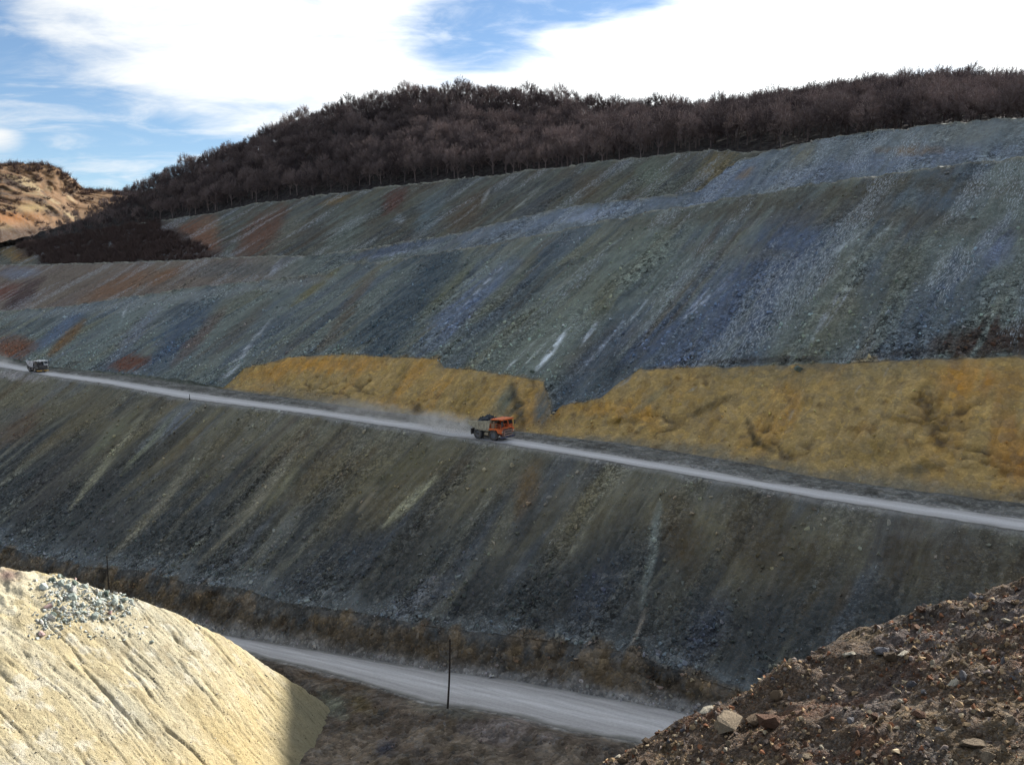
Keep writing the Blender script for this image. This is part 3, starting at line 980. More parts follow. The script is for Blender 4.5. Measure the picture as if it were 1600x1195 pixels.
def mound_wc(a, d, x, y):
    wc = a - 1.06 * np.maximum(d, 0)
    wc = wc + 0.5 * fbm(d / 2.4, wc / 5, 407, 3) + 1.2 * fbm(x / 12, y / 12, 409, 2)
    on = smooth(6, 12, a + 0.75 * d + 2 * fbm(x / 4, y / 4, 404, 2))
    return wc, on


ga = np.concatenate([np.linspace(-75, -26, 30)[:-1], np.arange(-26, 42, 0.14), np.linspace(42, 70, 40)[1:]])
gd = np.concatenate([np.linspace(-60, -5, 24)[:-1], np.arange(-5, 44, 0.16), np.linspace(44, 80, 30)[1:]])
ma, md = np.meshgrid(ga, gd, indexing='ij')
mx, my = mound_xy(ma, md)
mz = mound_z(mx, my)
mpx, mpy = project(mx, my, mz)


def albs(r, g, b):
    return alb(r, g, b, k=G_SUN)


mc = np.ones(mx.shape + (3,)) * albs(216, 206, 176)
wcm, mon = mound_wc(ma, md, mx, my)
mtop = ma + 0.8 * md


def mpaint(mask, rgb):
    global mc
    mc = lerp3(mc, albs(*rgb), np.clip(mask, 0, 1))


mpaint(smooth(-0.1, 0.4, fbm(wcm / 2.2, md / 9, 431, 5, 0.6)), (196, 190, 166))
mpaint(smooth(0.0, 0.4, fbm(wcm / 4.5, md / 10, 433, 4)) * 0.8, (218, 202, 160))
mpaint(smooth(0.0, 0.45, fbm(wcm / 0.9, md / 2.6, 434, 4, 0.6)) * 0.55, (184, 174, 146))
mpaint(smooth(0.1, 0.5, fbm(mx / 1.1, my / 1.1, 435, 4, 0.6)) * 0.6, (180, 166, 134))
mpaint(smooth(0.15, 0.5, fbm(mx / 1.6, my / 1.6, 436, 4, 0.6)) * 0.7, (232, 226, 206))
mpaint(smooth(26, 38, mtop + 4 * fbm(wcm / 3, md / 6, 437, 3)) * 0.6, (220, 196, 138))
mpaint(smooth(30, 37, ma + 0.25 * md + 2 * fbm(mx / 4, my / 4, 443, 3)) * 0.9, (166, 160, 132))  # greyer nose: shade on this end of the mound painted into its colour
mpaint((1 - smooth(4, 13, mtop + 3 * fbm(mx / 3, my / 3, 439, 3))) * 0.7, (242, 232, 202))
mpaint((1 - smooth(4, 12, mtop)) * smooth(0.1, 0.4, fbm(mx / 1.5, my / 1.5, 441, 4)) * 0.7, (200, 180, 126))
# darker, pinkish soil slab at the summit
mpaint(np.exp(-(((mpx - 12) / 22) ** 2 + ((mpy - 898) / 12) ** 2)) * 1.0, (150, 128, 118))


def mound_material():
    m, t, b = principled('pale_rilled_earth', 0.95, 0.1)
    a = t.n('ShaderNodeAttribute', attribute_name='tint')
    pos = t.n('ShaderNodeNewGeometry').outputs['Position']
    fn = t.noise(pos, 2.2, 6, 0.7)
    v = t.voro(pos, 3.6)
    sp = t.n('ShaderNodeSeparateColor')
    t.set(sp.inputs[0], v.outputs['Color'])
    val = t.m('MULTIPLY_ADD', fn, 0.7, 0.65)
    peb = t.m('MULTIPLY', t.ramp(sp.outputs[0], 0.93, 0.97), t.ramp(v.outputs['Distance'], 0.5, 0.25))
    val = t.m('MULTIPLY', val, t.m('SUBTRACT', 1.0, t.m('MULTIPLY', peb, 0.22)))
    cv = t.n('ShaderNodeCombineXYZ')
    for i in range(3):
        t.set(cv.inputs[i], val)
    t.set(b.inputs['Base Color'], t.mix(1.0, a.outputs['Color'], cv.outputs[0], 'MULTIPLY'))
    bump(t, b, t.m('ADD', fn, t.m('MULTIPLY', peb, 0.6)), 1.0, 0.3)
    return m


mound = obj('earth_mound', new_mesh('earth_mound', np.stack([mx, my, mz], -1), grid_faces(*mx.shape), [mound_material()], True, mc.reshape(-1, 3)), kind='structure')

# ------------------------------------------------------------------ rubble spur on the near side of the pit
PB, QB = -11.5, 0.36                       # plane under the rubble: z = CZ + PB + QB * x


def spur_pt(px, py):
    a, b = ray(px, py)
    y = PB / (b - QB * a)
    return a * y, y


ex, ey = zip(*[spur_pt(*p) for p in [(880, 1230), (950, 1190), (1040, 1140), (1100, 1110), (1180, 1075), (1250, 1035), (1330, 990), (1430, 955), (1520, 930), (1600, 905), (1800, 840), (2000, 780)]])
ex, ey = np.array(ex), np.array(ey)


def spur_z(x, y, detail=True):
    x, y = np.asarray(x, float), np.asarray(y, float)
    ye = np.interp(x, ex, ey) + 0.35 * fbm(x / 1.1, x * 0, 501, 3)
    z = CZ + PB + QB * np.clip(x, -200, 40)
    over = np.maximum(y - ye, 0)
    z = z - 0.95 * (np.sqrt(over ** 2 + 0.05) - 0.22) * (over > 0)
    z = z + 0.30 * fbm(x / 3.1, y / 3.1, 503, 4)
    if detail:
        z = z + 0.24 * fbm(x / 0.9, y / 0.9, 505, 4) + 0.08 * fbm(x / 0.25, y / 0.25, 507, 3)
    return z


gx = np.concatenate([np.linspace(-70, -2, 60)[:-1], np.arange(-2, 17, 0.065), np.linspace(17, 60, 60)[1:]])
gy = np.concatenate([np.linspace(-14, 7, 30)[:-1], np.arange(7, 22.5, 0.065), np.linspace(22.5, 75, 60)[1:]])
bx, by = np.meshgrid(gx, gy, indexing='ij')
bz = spur_z(bx, by)
bc = np.ones(bx.shape + (3,)) * np.array([0.078, 0.058, 0.042])


def bpaint(mask, c):
    global bc
    bc = lerp3(bc, np.array(c), np.clip(mask, 0, 1))


bpaint(smooth(-0.1, 0.4, fbm(bx / 1.6, by / 1.6, 511, 4)), (0.045, 0.038, 0.034))
bpaint(smooth(0.1, 0.45, fbm(bx / 1.2, by / 1.2, 513, 4)) * 0.9, (0.10, 0.080, 0.050))
bpaint(smooth(0.1, 0.45, fbm(bx / 1.9, by / 1.9, 515, 4)) * 0.9, (0.075, 0.066, 0.070))
bpaint(smooth(0.2, 0.5, fbm(bx / 0.9, by / 0.9, 517, 4)) * 0.8, (0.085, 0.045, 0.027))
bc = bc * np.array([1.05, 0.88, 0.72])
M_RUBBLE = spoil_material('rubble_soil', cell=13.0, contrast=1.1, bump_d=0.06, fine=18.0, streak=0.0)
obj('rubble_slope', new_mesh('rubble_slope', np.stack([bx, by, bz], -1), grid_faces(*bx.shape), [M_RUBBLE], True, bc.reshape(-1, 3), {'rock': np.full(bx.shape, 0.8)}), kind='structure')

# ------------------------------------------------------------------ sunlit bluff at the far end of the valley
OL = [
    [(-260, 430, 560), (0, 425, 640), (120, 420, 760), (330, 420, 900)],
    [(-260, 372, 620), (0, 366, 690), (120, 362, 800), (330, 360, 940)],
    [(-260, 335, 640), (0, 330, 720), (60, 328, 760), (120, 326, 830), (330, 330, 960)],
    [(-260, 305, 680), (0, 298, 750), (60, 298, 790), (100, 300, 830), (128, 304, 860), (180, 304, 900), (330, 308, 980)],
    [(-260, 260, 700), (-60, 258, 750), (0, 256, 770), (30, 256, 785), (60, 256, 800), (85, 260, 815), (105, 274, 830), (118, 286, 845), (130, 297, 870), (160, 299, 900), (190, 301, 920), (330, 304, 1000)],
    [(-260, 258, 800), (0, 256, 860), (60, 258, 880), (105, 272, 920), (130, 294, 960), (190, 301, 1000), (330, 306, 1080)],
]
opx = np.linspace(-260, 330, 330)
orow = []
ON = [14, 14, 22, 40, 10]
for k in range(5):
    A_, B_ = [np.array(l, float) for l in OL[k:k + 2]]
    for i in range(ON[k] + (k == 4)):
        t = i / ON[k]
        py = np.interp(opx, A_[:, 0], A_[:, 1]) * (1 - t) + np.interp(opx, B_[:, 0], B_[:, 1]) * t
        D = np.interp(opx, A_[:, 0], A_[:, 2]) * (1 - t) + np.interp(opx, B_[:, 0], B_[:, 2]) * t
        orow.append([at(a, b, c) for a, b, c in zip(opx, py, D)])
OV = np.array(orow)
ku = OV[..., 0] * 0.78 - OV[..., 1] * 0.62
kz = OV[..., 2]
cliff = 9 * fbm(ku / 26, kz / 40, 601, 4) + 5 * (1 - 2 * np.abs(fbm(ku / 13, kz / 60, 603, 3))) + 3.5 * fbm(ku / 6, kz / 8, 605, 4, 0.6)
wrow = np.concatenate([np.linspace(0.3, 1, sum(ON[:3])), np.full(30, 1.0), np.linspace(1, 0.15, 10), np.full(11, 0.1)])[:len(OV)]
OV[..., 0] += 0.7 * cliff * wrow[:, None]
OV[..., 1] -= 0.7 * cliff * wrow[:, None]
opx2, opy2 = project(OV[..., 0], OV[..., 1], OV[..., 2])
oc = np.ones(OV.shape) * alb(180, 140, 102, k=0.38)


def opaint(mask, rgb, k=0.36):
    global oc
    oc = lerp3(oc, alb(*rgb, k=k), np.clip(mask, 0, 1))


opaint(smooth(0, 0.4, fbm(ku / 9, kz / 12, 611, 4)), (160, 124, 88))
opaint(smooth(0.1, 0.45, fbm(ku / 16, kz / 8, 613, 4)), (96, 74, 58))
opaint(smooth(0.2, 0.5, fbm(ku / 12, kz / 6, 615, 4)) * 0.8, (222, 196, 150))
opaint(np.exp(-(((opx2 - 20) / 40) ** 2 + ((opy2 - 340) / 9) ** 2)), (204, 138, 78))
opaint(np.exp(-(((opx2 - 50) / 22) ** 2 + ((opy2 - 324) / 6) ** 2)), (232, 200, 140))
opaint(smooth(348, 362, opy2) * 0.9, (90, 66, 52))
obj('far_bluff', new_mesh('far_bluff', OV, grid_faces(*OV.shape[:2]), [M_EARTH], True, oc.reshape(-1, 3), {'rock': np.full(OV.shape[:2], 0.05)}), kind='structure')

# ------------------------------------------------------------------ bare trees
def bark_mat(name, a, b):
    m, t, bs = principled(name, 0.95, 0.05)
    oi = t.n('ShaderNodeObjectInfo').outputs['Random']
    at_ = t.n('ShaderNodeAttribute', attribute_name='shade').outputs['Fac']
    pos = t.n('ShaderNodeNewGeometry').outputs['Position']
    n = t.noise(pos, 0.09, 3)
    f = t.m('ADD', t.m('MULTIPLY', t.m('ADD', oi, at_), 0.8), t.m('MULTIPLY_ADD', n, 0.9, -0.3), clamp=True)
    t.set(bs.inputs['Base Color'], t.mix(f, (*a, 1), (*b, 1)))
    return m


M_BARK = bark_mat('grey_bark', (0.06, 0.048, 0.045), (0.12, 0.095, 0.085))
M_TWIG = bark_mat('bare_twigs', (0.06, 0.047, 0.049), (0.25, 0.195, 0.182))


def cyl_between(a, b, ra, rb, n=5):
    a, b = np.array(a, float), np.array(b, float)
    d = b - a
    d /= np.linalg.norm(d) + 1e-9
    u = np.cross(d, (0.3, 0.5, 0.81))
    u /= np.linalg.norm(u) + 1e-9
    v = np.cross(d, u)
    an = np.arange(n) / n * 2 * math.pi
    ring = np.cos(an)[:, None] * u + np.sin(an)[:, None] * v
    V = np.concatenate([a + ring * ra, b + ring * rb])
    F = [(i, (i + 1) % n, n + (i + 1) % n, n + i) for i in range(n)]
    return V, np.array(F)


def tri_twigs(p, q, w_, r):
    """tapering twigs: one slim triangle each"""
    d = q - p
    u = np.cross(d, r.normal(size=d.shape))
    u /= np.linalg.norm(u, axis=1)[:, None] + 1e-9
    V = np.stack([p - u * w_[:, None], p + u * w_[:, None], q], 1).reshape(-1, 3)
    F = np.arange(len(V)).reshape(-1, 3)
    return V, F


def tree_mesh(seed, H=13.0, W=9.0, nb=70, nt=7, tw=0.07):
    r = np.random.default_rng(seed)
    tv, tf, n0 = [], [], 0

    def add(V, F):
        nonlocal n0
        tv.append(V)
        tf.append(F + n0)
        n0 += len(V)
    fork = H * r.uniform(0.2, 0.3)
    base = np.array([0, 0, -0.6])
    tip = np.array([r.normal() * 0.3, r.normal() * 0.3, fork])
    add(*cyl_between(base, tip, 0.26, 0.19, 6))
    limbs = []
    nl = 7
    for i in range(nl):
        a = i * 2.4 + r.uniform(-.4, .4)
        el = r.uniform(0.5, 1.25) if i else 1.5
        L = H * r.uniform(0.28, 0.42)
        q = tip + np.array([math.cos(a) * math.cos(el), math.sin(a) * math.cos(el), math.sin(el)]) * L
        add(*cyl_between(tip, q, 0.13, 0.05, 4))
        limbs.append(q)
        for j in range(2):
            q2 = q + np.array([math.cos(a + r.normal()), math.sin(a + r.normal()), r.uniform(0.3, 1.4)]) * H * 0.12
            add(*cyl_between(q, q2, 0.05, 0.02, 3))
    trunk = np.concatenate(tv), np.concatenate(tf)
    # crown
    cz = H * 0.56
    dirs = r.normal(size=(nb, 3))
    dirs[:, 2] = np.abs(dirs[:, 2]) * 0.9 - 0.35
    dirs /= np.linalg.norm(dirs, axis=1)[:, None]
    lump = 0.86 + 0.18 * r.random(nb)
    end = dirs * np.array([W / 2, W / 2, H * 0.44]) * lump[:, None] + np.array([0, 0, cz])
    ld = np.array(limbs)
    near = ld[np.argmin(((end[:, None] - ld[None]) ** 2).sum(-1), 1)]
    start = near * 0.75 + end * 0.25
    cv, cf, n1_ = [], [], 0
    V, F = tri_twigs(start, end, np.full(nb, tw * 1.1), r)
    cv.append(V)
    cf.append(F)
    n1_ += len(V)
    bi = np.repeat(np.arange(nb), nt)
    tt_ = r.uniform(0.25, 0.95, len(bi))
    p = start[bi] + (end[bi] - start[bi]) * tt_[:, None]
    d = dirs[bi] * 0.9 + r.normal(size=(len(bi), 3)) * 0.75 + np.array([0, 0, 0.45])
    d /= np.linalg.norm(d, axis=1)[:, None]
    q = p + d * r.uniform(0.5, 1.15, len(bi))[:, None] * (W / 9)
    V, F = tri_twigs(p, q, r.uniform(0.5, 1.0, len(bi)) * tw, r)
    cv.append(V)
    cf.append(F + n1_)
    return trunk, (np.concatenate(cv), np.concatenate(cf))


VAR = []
for i in range(8):
    rr = random.Random(i)
    (tv, tf), (cv, cf) = tree_mesh(900 + i, H=rr.uniform(11.5, 14.5), W=rr.uniform(8, 10.5), nb=170, nt=14, tw=0.075)
    VAR.append((new_mesh('tree_trunk', tv, tf, [M_BARK]), new_mesh('tree_crown', cv, cf, [M_TWIG], False)))


def hill_point(s, t):
    """t 0..1 from the forest edge to the ridge, a little over 1 is behind it"""
    j = int(np.clip(np.searchsorted(S, s), 0, NC - 1))
    r0 = int(starts[15])
    r1 = int(starts[16])
    if t <= 1:
        f = r0 + t * (r1 - r0)
    else:
        f = r1 + (t - 1) * (int(starts[17]) - r1)
    i = int(min(f, len(ZZ) - 2))
    u = f - i
    return np.array([XX[i, j] * (1 - u) + XX[i + 1, j] * u, YY[i, j] * (1 - u) + YY[i + 1, j] * u, ZZ[i, j] * (1 - u) + ZZ[i + 1, j] * u])


rt = np.random.default_rng(55)
cand, cells = [], {}
for _ in range(26000):
    s = rt.uniform(-640, 60)
    t = rt.uniform(0.02, 1.22)
    p = hill_point(s, t)
    px, py = project(p[0], p[1], p[2] + 8)
    if px < -60 or px > 1680:
        continue
    # thin scrubby edge in the lower west, closed wood elsewhere
    sp = 4.9 + rt.random() * 1.6
    key = (int(p[0] // 5.5), int(p[1] // 5.5))
    bad = False
    for a in (-1, 0, 1):
        for b in (-1, 0, 1):
            for q in cells.get((key[0] + a, key[1] + b), ()):
                if (q[0] - p[0]) ** 2 + (q[1] - p[1]) ** 2 < sp * sp:
                    bad = True
    if bad:
        continue
    cells.setdefault(key, []).append(p)
    west = smooth(330, 60, px) if px < 330 else 0.0
    sz = rt.uniform(0.78, 1.12) * (1 - 0.62 * float(smooth(0.0, 1.0, (330 - px) / 300.0)))
    cand.append((p, sz, px, py, t, float(s)))
# which ones show singly: along the sky line and along the forest edge on the dump
score = []
for p, sz, px, py, t, s in cand:
    dist = p[1]
    vis = 1.0 if t > 0.9 and t < 1.03 else (0.8 if t > 0.8 and t <= 0.9 else 0.45)
    if not (-20 < px < 1620) or t > 1.03:
        vis = 0.0
    score.append(vis * sz / dist * (1.3 if px > 380 else 0.8))
order = np.argsort(score)[::-1]
single = set(int(i) for i in order[:290])
fp, fr, fs_, fv = [], [], [], []
for i, (p, sz, px, py, t, s) in enumerate(cand):
    rz = rt.uniform(0, 6.28)
    if i in single:
        tr, cr = VAR[int(rt.integers(len(VAR)))]
        e = obj('bare_tree', None, loc=tuple(p))
        e.rotation_euler = (0, 0, rz)
        e.scale = (sz, sz, sz * rt.uniform(0.9, 1.12))
        kind_ = 'sky' if 0.93 < t else ('slope' if t > 0.6 else 'low')
        big = 'tall' if sz > 1.0 else ('small' if sz < 0.86 else 'middling')
        over = 'above the blue-grey spoil shoulder' if px > 1184 else ('above the dark scrub' if px < 420 else 'above the brown top bench')
        e['label'] = {'sky': f'{big} bare tree against the sky on the hill crest {over}', 'slope': f'{big} bare tree within the wood below the crest {over}', 'low': f'{big} bare tree at the lower edge of the wood {over}'}[kind_]
        e['category'] = 'tree'
        e['group'] = {'sky': 'bare trees along the hill crest', 'slope': 'bare trees below the crest', 'low': 'bare trees behind the spoil bench'}[kind_]
        obj('trunk', tr, e)
        obj('crown', cr, e)
    else:
        fp.append(p)
        fr.append(rz)
        fs_.append(sz)
        fv.append(int(rt.integers(8)))
print('TREES', len(cand))
# the rest of the wood reads as one mass: instances of the same trees on its ground points
wood = bpy.data.collections.new('wood_source')
for i, (tr, cr) in enumerate(VAR):
    a_ = np.array([v.co[:] for v in tr.vertices])
    b_ = np.array([v.co[:] for v in cr.vertices])
    fa = [tuple(p_.vertices) for p_ in tr.polygons]
    fb = [tuple(k + len(a_) for k in p_.vertices) for p_ in cr.polygons]
    me = bpy.data.meshes.new('wood_tree')
    me.from_pydata(np.concatenate([a_, b_]).tolist(), [], fa + fb)
    me.materials.append(M_TWIG)
    wood.objects.link(bpy.data.objects.new(f'wood_tree_{i}', me))
fm = bpy.data.meshes.new('forest')
fm.from_pydata([tuple(p) for p in fp], [], [])
for an, av, ty in (('turn', fr, 'FLOAT'), ('size', fs_, 'FLOAT'), ('sort', fv, 'INT')):
    at_ = fm.attributes.new(an, ty, 'POINT')
    at_.data.foreach_set('value', np.array(av, dtype=np.float32 if ty == 'FLOAT' else np.int32))
forest = obj('forest', fm, kind='stuff', label='leafless brown wood covering the hill behind the spoil benches', cat='forest')
gn = bpy.data.node_groups.new('wood', 'GeometryNodeTree')
gn.interface.new_socket('Geometry', in_out='INPUT', socket_type='NodeSocketGeometry')
gn.interface.new_socket('Geometry', in_out='OUTPUT', socket_type='NodeSocketGeometry')
gi, go_ = gn.nodes.new('NodeGroupInput'), gn.nodes.new('NodeGroupOutput')
ci = gn.nodes.new('GeometryNodeCollectionInfo')
ci.inputs['Collection'].default_value = wood
ci.inputs['Separate Children'].default_value = True
ip = gn.nodes.new('GeometryNodeInstanceOnPoints')
ip.inputs['Pick Instance'].default_value = True
na = {}
for an, ty in (('turn', 'FLOAT'), ('size', 'FLOAT'), ('sort', 'INT')):
    nd = gn.nodes.new('GeometryNodeInputNamedAttribute')
    nd.data_type = ty
    nd.inputs['Name'].default_value = an
    na[an] = nd.outputs['Attribute']
cx_ = gn.nodes.new('ShaderNodeCombineXYZ')
L_ = gn.links.new
L_(na['turn'], cx_.inputs[2])
L_(gi.outputs[0], ip.inputs['Points'])
L_(ci.outputs[0], ip.inputs['Instance'])
L_(na['sort'], ip.inputs['Instance Index'])
L_(cx_.outputs[0], ip.inputs['Rotation'])
L_(na['size'], ip.inputs['Scale'])
L_(ip.outputs[0], go_.inputs[0])
md_ = forest.modifiers.new('wood', 'NODES')
md_.node_group = gn

# scrub: dark brush on the unworked slope in the west, on the bluff, and on its crest
bv, bf, bs_, n_ = [], [], [], 0


def shrub(p, h, wd, r, n=36):
    st = p + r.normal(size=(n, 3)) * np.array([wd * .2, wd * .2, 0.05])
    d = r.normal(size=(n, 3)) * np.array([wd * .45, wd * .45, h * .25]) + np.array([0, 0, h * .75])
    return tri_twigs(st, st + d, np.full(n, 0.05 + h * 0.035), r)


rows13 = (int(starts[13]), int(starts[15]))
tries = 0
cnt = 0
while cnt < 1500 and tries < 60000:
    tries += 1
    i = int(rt.integers(rows13[0], rows13[1]))
    j = int(rt.integers(0, NC - 1))
    px, py = PX[i, j], PY[i, j]
    if not (-40 < px < 360):
        continue
    if py > 376 + 0.38 * px + 14 * fbm(px / 14, py / 14, 627, 2):
        continue
    dens = smooth(375 + 40 * fbm(px / 18, py / 18, 629, 3), 250, np.array(px)) if px > 250 else 1.0
    if px > 250 and (rt.random() > dens or py < 405 - 0.45 * (360 - px)):
        continue
    p = np.array([XX[i, j], YY[i, j], ZZ[i, j] - 0.2])
    V, F = shrub(p, rt.uniform(1.5, 3.6), rt.uniform(1.8, 4), rt)
    bv.append(V); bf.append(F + n_); bs_.append(np.full(len(V), rt.random() * 0.3)); n_ += len(V)
    cnt += 1
for _ in range(2200):
    i = int(rt.integers(4, OV.shape[0] - 4))
    j = int(rt.integers(0, OV.shape[1]))
    px, py = opx2[i, j], opy2[i, j]
    top = i > OV.shape[0] - 24
    if not (-40 < px < 240):
        continue
    if not top and fbm(px / 22, py / 9, 621, 2) < -0.02:
        continue
    V, F = shrub(OV[i, j] - np.array([0, 0, .3]), rt.uniform(2.0, 5.5) if top else rt.uniform(2, 4), rt.uniform(3, 6), rt, 26)
    bv.append(V); bf.append(F + n_); bs_.append(np.full(len(V), rt.random())); n_ += len(V)
M_SCRUB = bark_mat('dark_scrub', (0.045, 0.034, 0.034), (0.10, 0.07, 0.062))
obj('scrub', new_mesh('scrub', np.concatenate(bv), np.concatenate(bf), [M_SCRUB], False, attrs={'shade': np.concatenate(bs_)}), kind='stuff',
    label='dark leafless scrub on the slope beneath the wood and on the bluff', cat='scrub')

# ------------------------------------------------------------------ stones
import bmesh


def rock_mesh_arrays(seed, n=14, flat=(0.7, 1.0)):
    r = np.random.default_rng(seed)
    p = r.normal(size=(n, 3))
    p /= np.linalg.norm(p, axis=1)[:, None]
    p *= r.uniform(0.82, 1.1, n)[:, None]
    p *= np.array([1, r.uniform(0.65, 0.95), r.uniform(*flat) * 0.75]) * 0.5
    bm = bmesh.new()
    vs = [bm.verts.new(q) for q in p]
    res = bmesh.ops.convex_hull(bm, input=vs)
    bmesh.ops.delete(bm, geom=[e for e in res['geom_interior'] if isinstance(e, bmesh.types.BMVert)], context='VERTS')
    bmesh.ops.triangulate(bm, faces=bm.faces[:])
    if n > 15:
        bmesh.ops.subdivide_edges(bm, edges=bm.edges[:], cuts=2, use_grid_fill=True)
        bmesh.ops.triangulate(bm, faces=bm.faces[:])
        off = r.uniform(0, 50, 3)
        for v_ in bm.verts:
            c_ = v_.co
            k_ = 0.085 * float(fbm(c_[0] * 4 + off[0] + c_[2] * 2.3, c_[1] * 4 + off[1] - c_[2] * 3.1, seed, 3))
            v_.co = c_ * (1 + k_ * 1.6)
    bm.normal_update()
    bm.verts.index_update()
    V = np.array([v.co[:] for v in bm.verts])
    F = np.array([[v.index for v in f.verts] for f in bm.faces])
    bm.free()
    return V, F


BIGROCK = [rock_mesh_arrays(40 + i, 18) for i in range(10)]
SMALLROCK = [rock_mesh_arrays(80 + i, 9) for i in range(10)]


def stone_material(name, a, b, scale=7.0):
    m, t, bs = principled(name, 0.9, 0.2)
    oi = t.n('ShaderNodeObjectInfo').outputs['Random']
    oc_ = t.n('ShaderNodeTexCoord').outputs['Object']
    n = t.noise(oc_, scale, 5, 0.65)
    f = t.m('ADD', t.m('MULTIPLY', oi, 0.6), t.m('MULTIPLY_ADD', n, 1.0, -0.3), clamp=True)
    t.set(bs.inputs['Base Color'], t.mix(f, (*a, 1), (*b, 1)))
    bump(t, bs, t.noise(oc_, scale * 2.2, 6, 0.7), 0.9, 0.12)
    return m


def scatter_material():
    m, t, bs = principled('scattered_stone', 0.92, 0.15)
    a = t.n('ShaderNodeAttribute', attribute_name='tint')
    pos = t.n('ShaderNodeNewGeometry').outputs['Position']
    n = t.noise(pos, 6.0, 3, 0.6)
    cv = t.n('ShaderNodeCombineXYZ')
    for i in range(3):
        t.set(cv.inputs[i], t.m('MULTIPLY_ADD', n, 0.8, 0.6))
    t.set(bs.inputs['Base Color'], t.mix(1.0, a.outputs['Color'], cv.outputs[0], 'MULTIPLY'))
    return m


M_SCATTER = scatter_material()


def scatter(name, pts, sizes, cols, r, label, cat):
    """many small stones, too many to count, as one mesh"""
    vs, fs, cs, n0 = [], [], [], 0
    for p, sz, c in zip(pts, sizes, cols):
        V, F = SMALLROCK[int(r.integers(len(SMALLROCK)))]
        q = r.normal(size=4)
        q /= np.linalg.norm(q)
        w0, x0, y0, z0 = q
        Rm = np.array([[1 - 2 * (y0 * y0 + z0 * z0), 2 * (x0 * y0 - z0 * w0), 2 * (x0 * z0 + y0 * w0)],
                       [2 * (x0 * y0 + z0 * w0), 1 - 2 * (x0 * x0 + z0 * z0), 2 * (y0 * z0 - x0 * w0)],
                       [2 * (x0 * z0 - y0 * w0), 2 * (y0 * z0 + x0 * w0), 1 - 2 * (x0 * x0 + y0 * y0)]])
        vs.append(V @ Rm.T * sz + p)
        fs.append(F + n0)
        cs.append(np.broadcast_to(c, V.shape))
        n0 += len(V)
    return obj(name, new_mesh(name, np.concatenate(vs), np.concatenate(fs), [M_SCATTER], False, np.concatenate(cs)), kind='stuff', label=label, cat=cat)


rs = np.random.default_rng(99)


def scree(name, k, count, tfun, size, label, bright=(0.95, 2.3), xr=(-30, 1630)):
    r0, r1 = int(starts[k]), int(starts[k + 1])
    pts, szs, cols = [], [], []
    n = 0
    tries = 0
    while n < count and tries < count * 40:
        tries += 1
        i = int(rs.integers(r0, r1))
        if rs.random() > tfun(T_[i, 0]):
            continue
        j = int(rs.integers(1, NC - 1))
        if not (xr[0] < PX[i, j] < xr[1]) or PY[i, j] > 1210:
            continue
        # equal odds per ground area seen: thin the crowded columns
        if rs.random() > (S[j + 1] - S[j]) / 1.4:
            continue
        clump = fbm(SIG[i, j] / 3, Cc[i, j] / 14, 701, 2)
        if rs.random() > 0.55 + 0.9 * clump:
            continue
        sz = size[0] * (size[1] / size[0]) ** (rs.random() ** 2.2)
        pts.append(np.array([GX[i, j] + rs.normal() * .3, GY[i, j] + rs.normal() * .3, GZ[i, j] + sz * 0.05]))
        szs.append(sz)
        b = rs.uniform(*bright)
        cols.append(np.clip(colr[i, j] * b * np.array([rs.uniform(.9, 1.1), 1, rs.uniform(.9, 1.12)]), 0.01, 0.6))
        n += 1
    scatter(name, pts, szs, cols, rs, label, cat='scree')


scree('lower_scree', 5, 10500, lambda t: max(0.12, 1 - t * 1.9), (0.22, 1.3), 'dark broken rock strewn over the foot of the lower spoil slope')
scree('middle_scree', 9, 9500, lambda t: max(0.22, 1 - t * 1.6), (0.28, 1.3), 'blue-grey broken rock strewn over the middle spoil slope', (1.0, 2.8))
scree('ochre_clods', 8, 1700, lambda t: max(0.25, 1 - t), (0.18, 0.75), 'ochre clods and pale chips lying on the ochre bank', (0.7, 1.7), (365, 1630))
scree('bank_debris', 4, 2600, lambda t: 1.0, (0.2, 0.95), 'brown clods and stones on the bank above the lower road')
scree('pit_debris', 1, 1600, lambda t: 1.0, (0.15, 0.6), 'loose stones on the pit floor beside the lower road', (0.6, 2.0))

# pale stones along the bench crests
pts, szs, cols = [], [], []
for l, px_lim in ((I1, 1600), (J1, 1600), (K1, 1180), (R0, 60)):
    for _ in range(260 if l is not R0 else 50):
        s = rs.uniform(-600, -30)
        c = float(l.c(s)) + rs.normal() * 0.7
        x, y = xy_of(s, c)
        z = surface_z(s, c)
        px, py = project(x, y, z)
        if not (-20 < px < px_lim):
            continue
        sz = rs.uniform(0.3, 0.95)
        pts.append(np.array([x, y, z + sz * 0.15]))
        szs.append(sz)
        b = rs.uniform(0.12, 0.42)
        cols.append(np.array([b * 1.02, b * 0.97, b * 0.86]))
scatter('crest_stones', pts, szs, cols, rs, 'pale stones along the outer edges of the benches', 'stones')

# ---- the heap of grey-green stones on the pale mound
STONE = {
    'greygreen': stone_material('grey_green_stone', (0.26, 0.31, 0.28), (0.50, 0.54, 0.49)),
    'pale': stone_material('pale_stone', (0.45, 0.44, 0.40), (0.70, 0.68, 0.62)),
    'dark': stone_material('dark_green_stone', (0.07, 0.10, 0.085), (0.16, 0.19, 0.165)),
    'pink': stone_material('pinkish_stone', (0.34, 0.23, 0.21), (0.50, 0.36, 0.33)),
    'tan': stone_material('tan_stone', (0.17, 0.13, 0.09), (0.36, 0.29, 0.20)),
    'cream': stone_material('cream_stone', (0.42, 0.37, 0.28), (0.62, 0.56, 0.44)),
    'rust': stone_material('rust_red_stone', (0.10, 0.055, 0.036), (0.21, 0.12, 0.075)),
    'grey': stone_material('grey_stone', (0.13, 0.125, 0.135), (0.28, 0.27, 0.28)),
    'brown': stone_material('brown_stone', (0.10, 0.07, 0.045), (0.19, 0.135, 0.085)),
}
ROCKME = {}


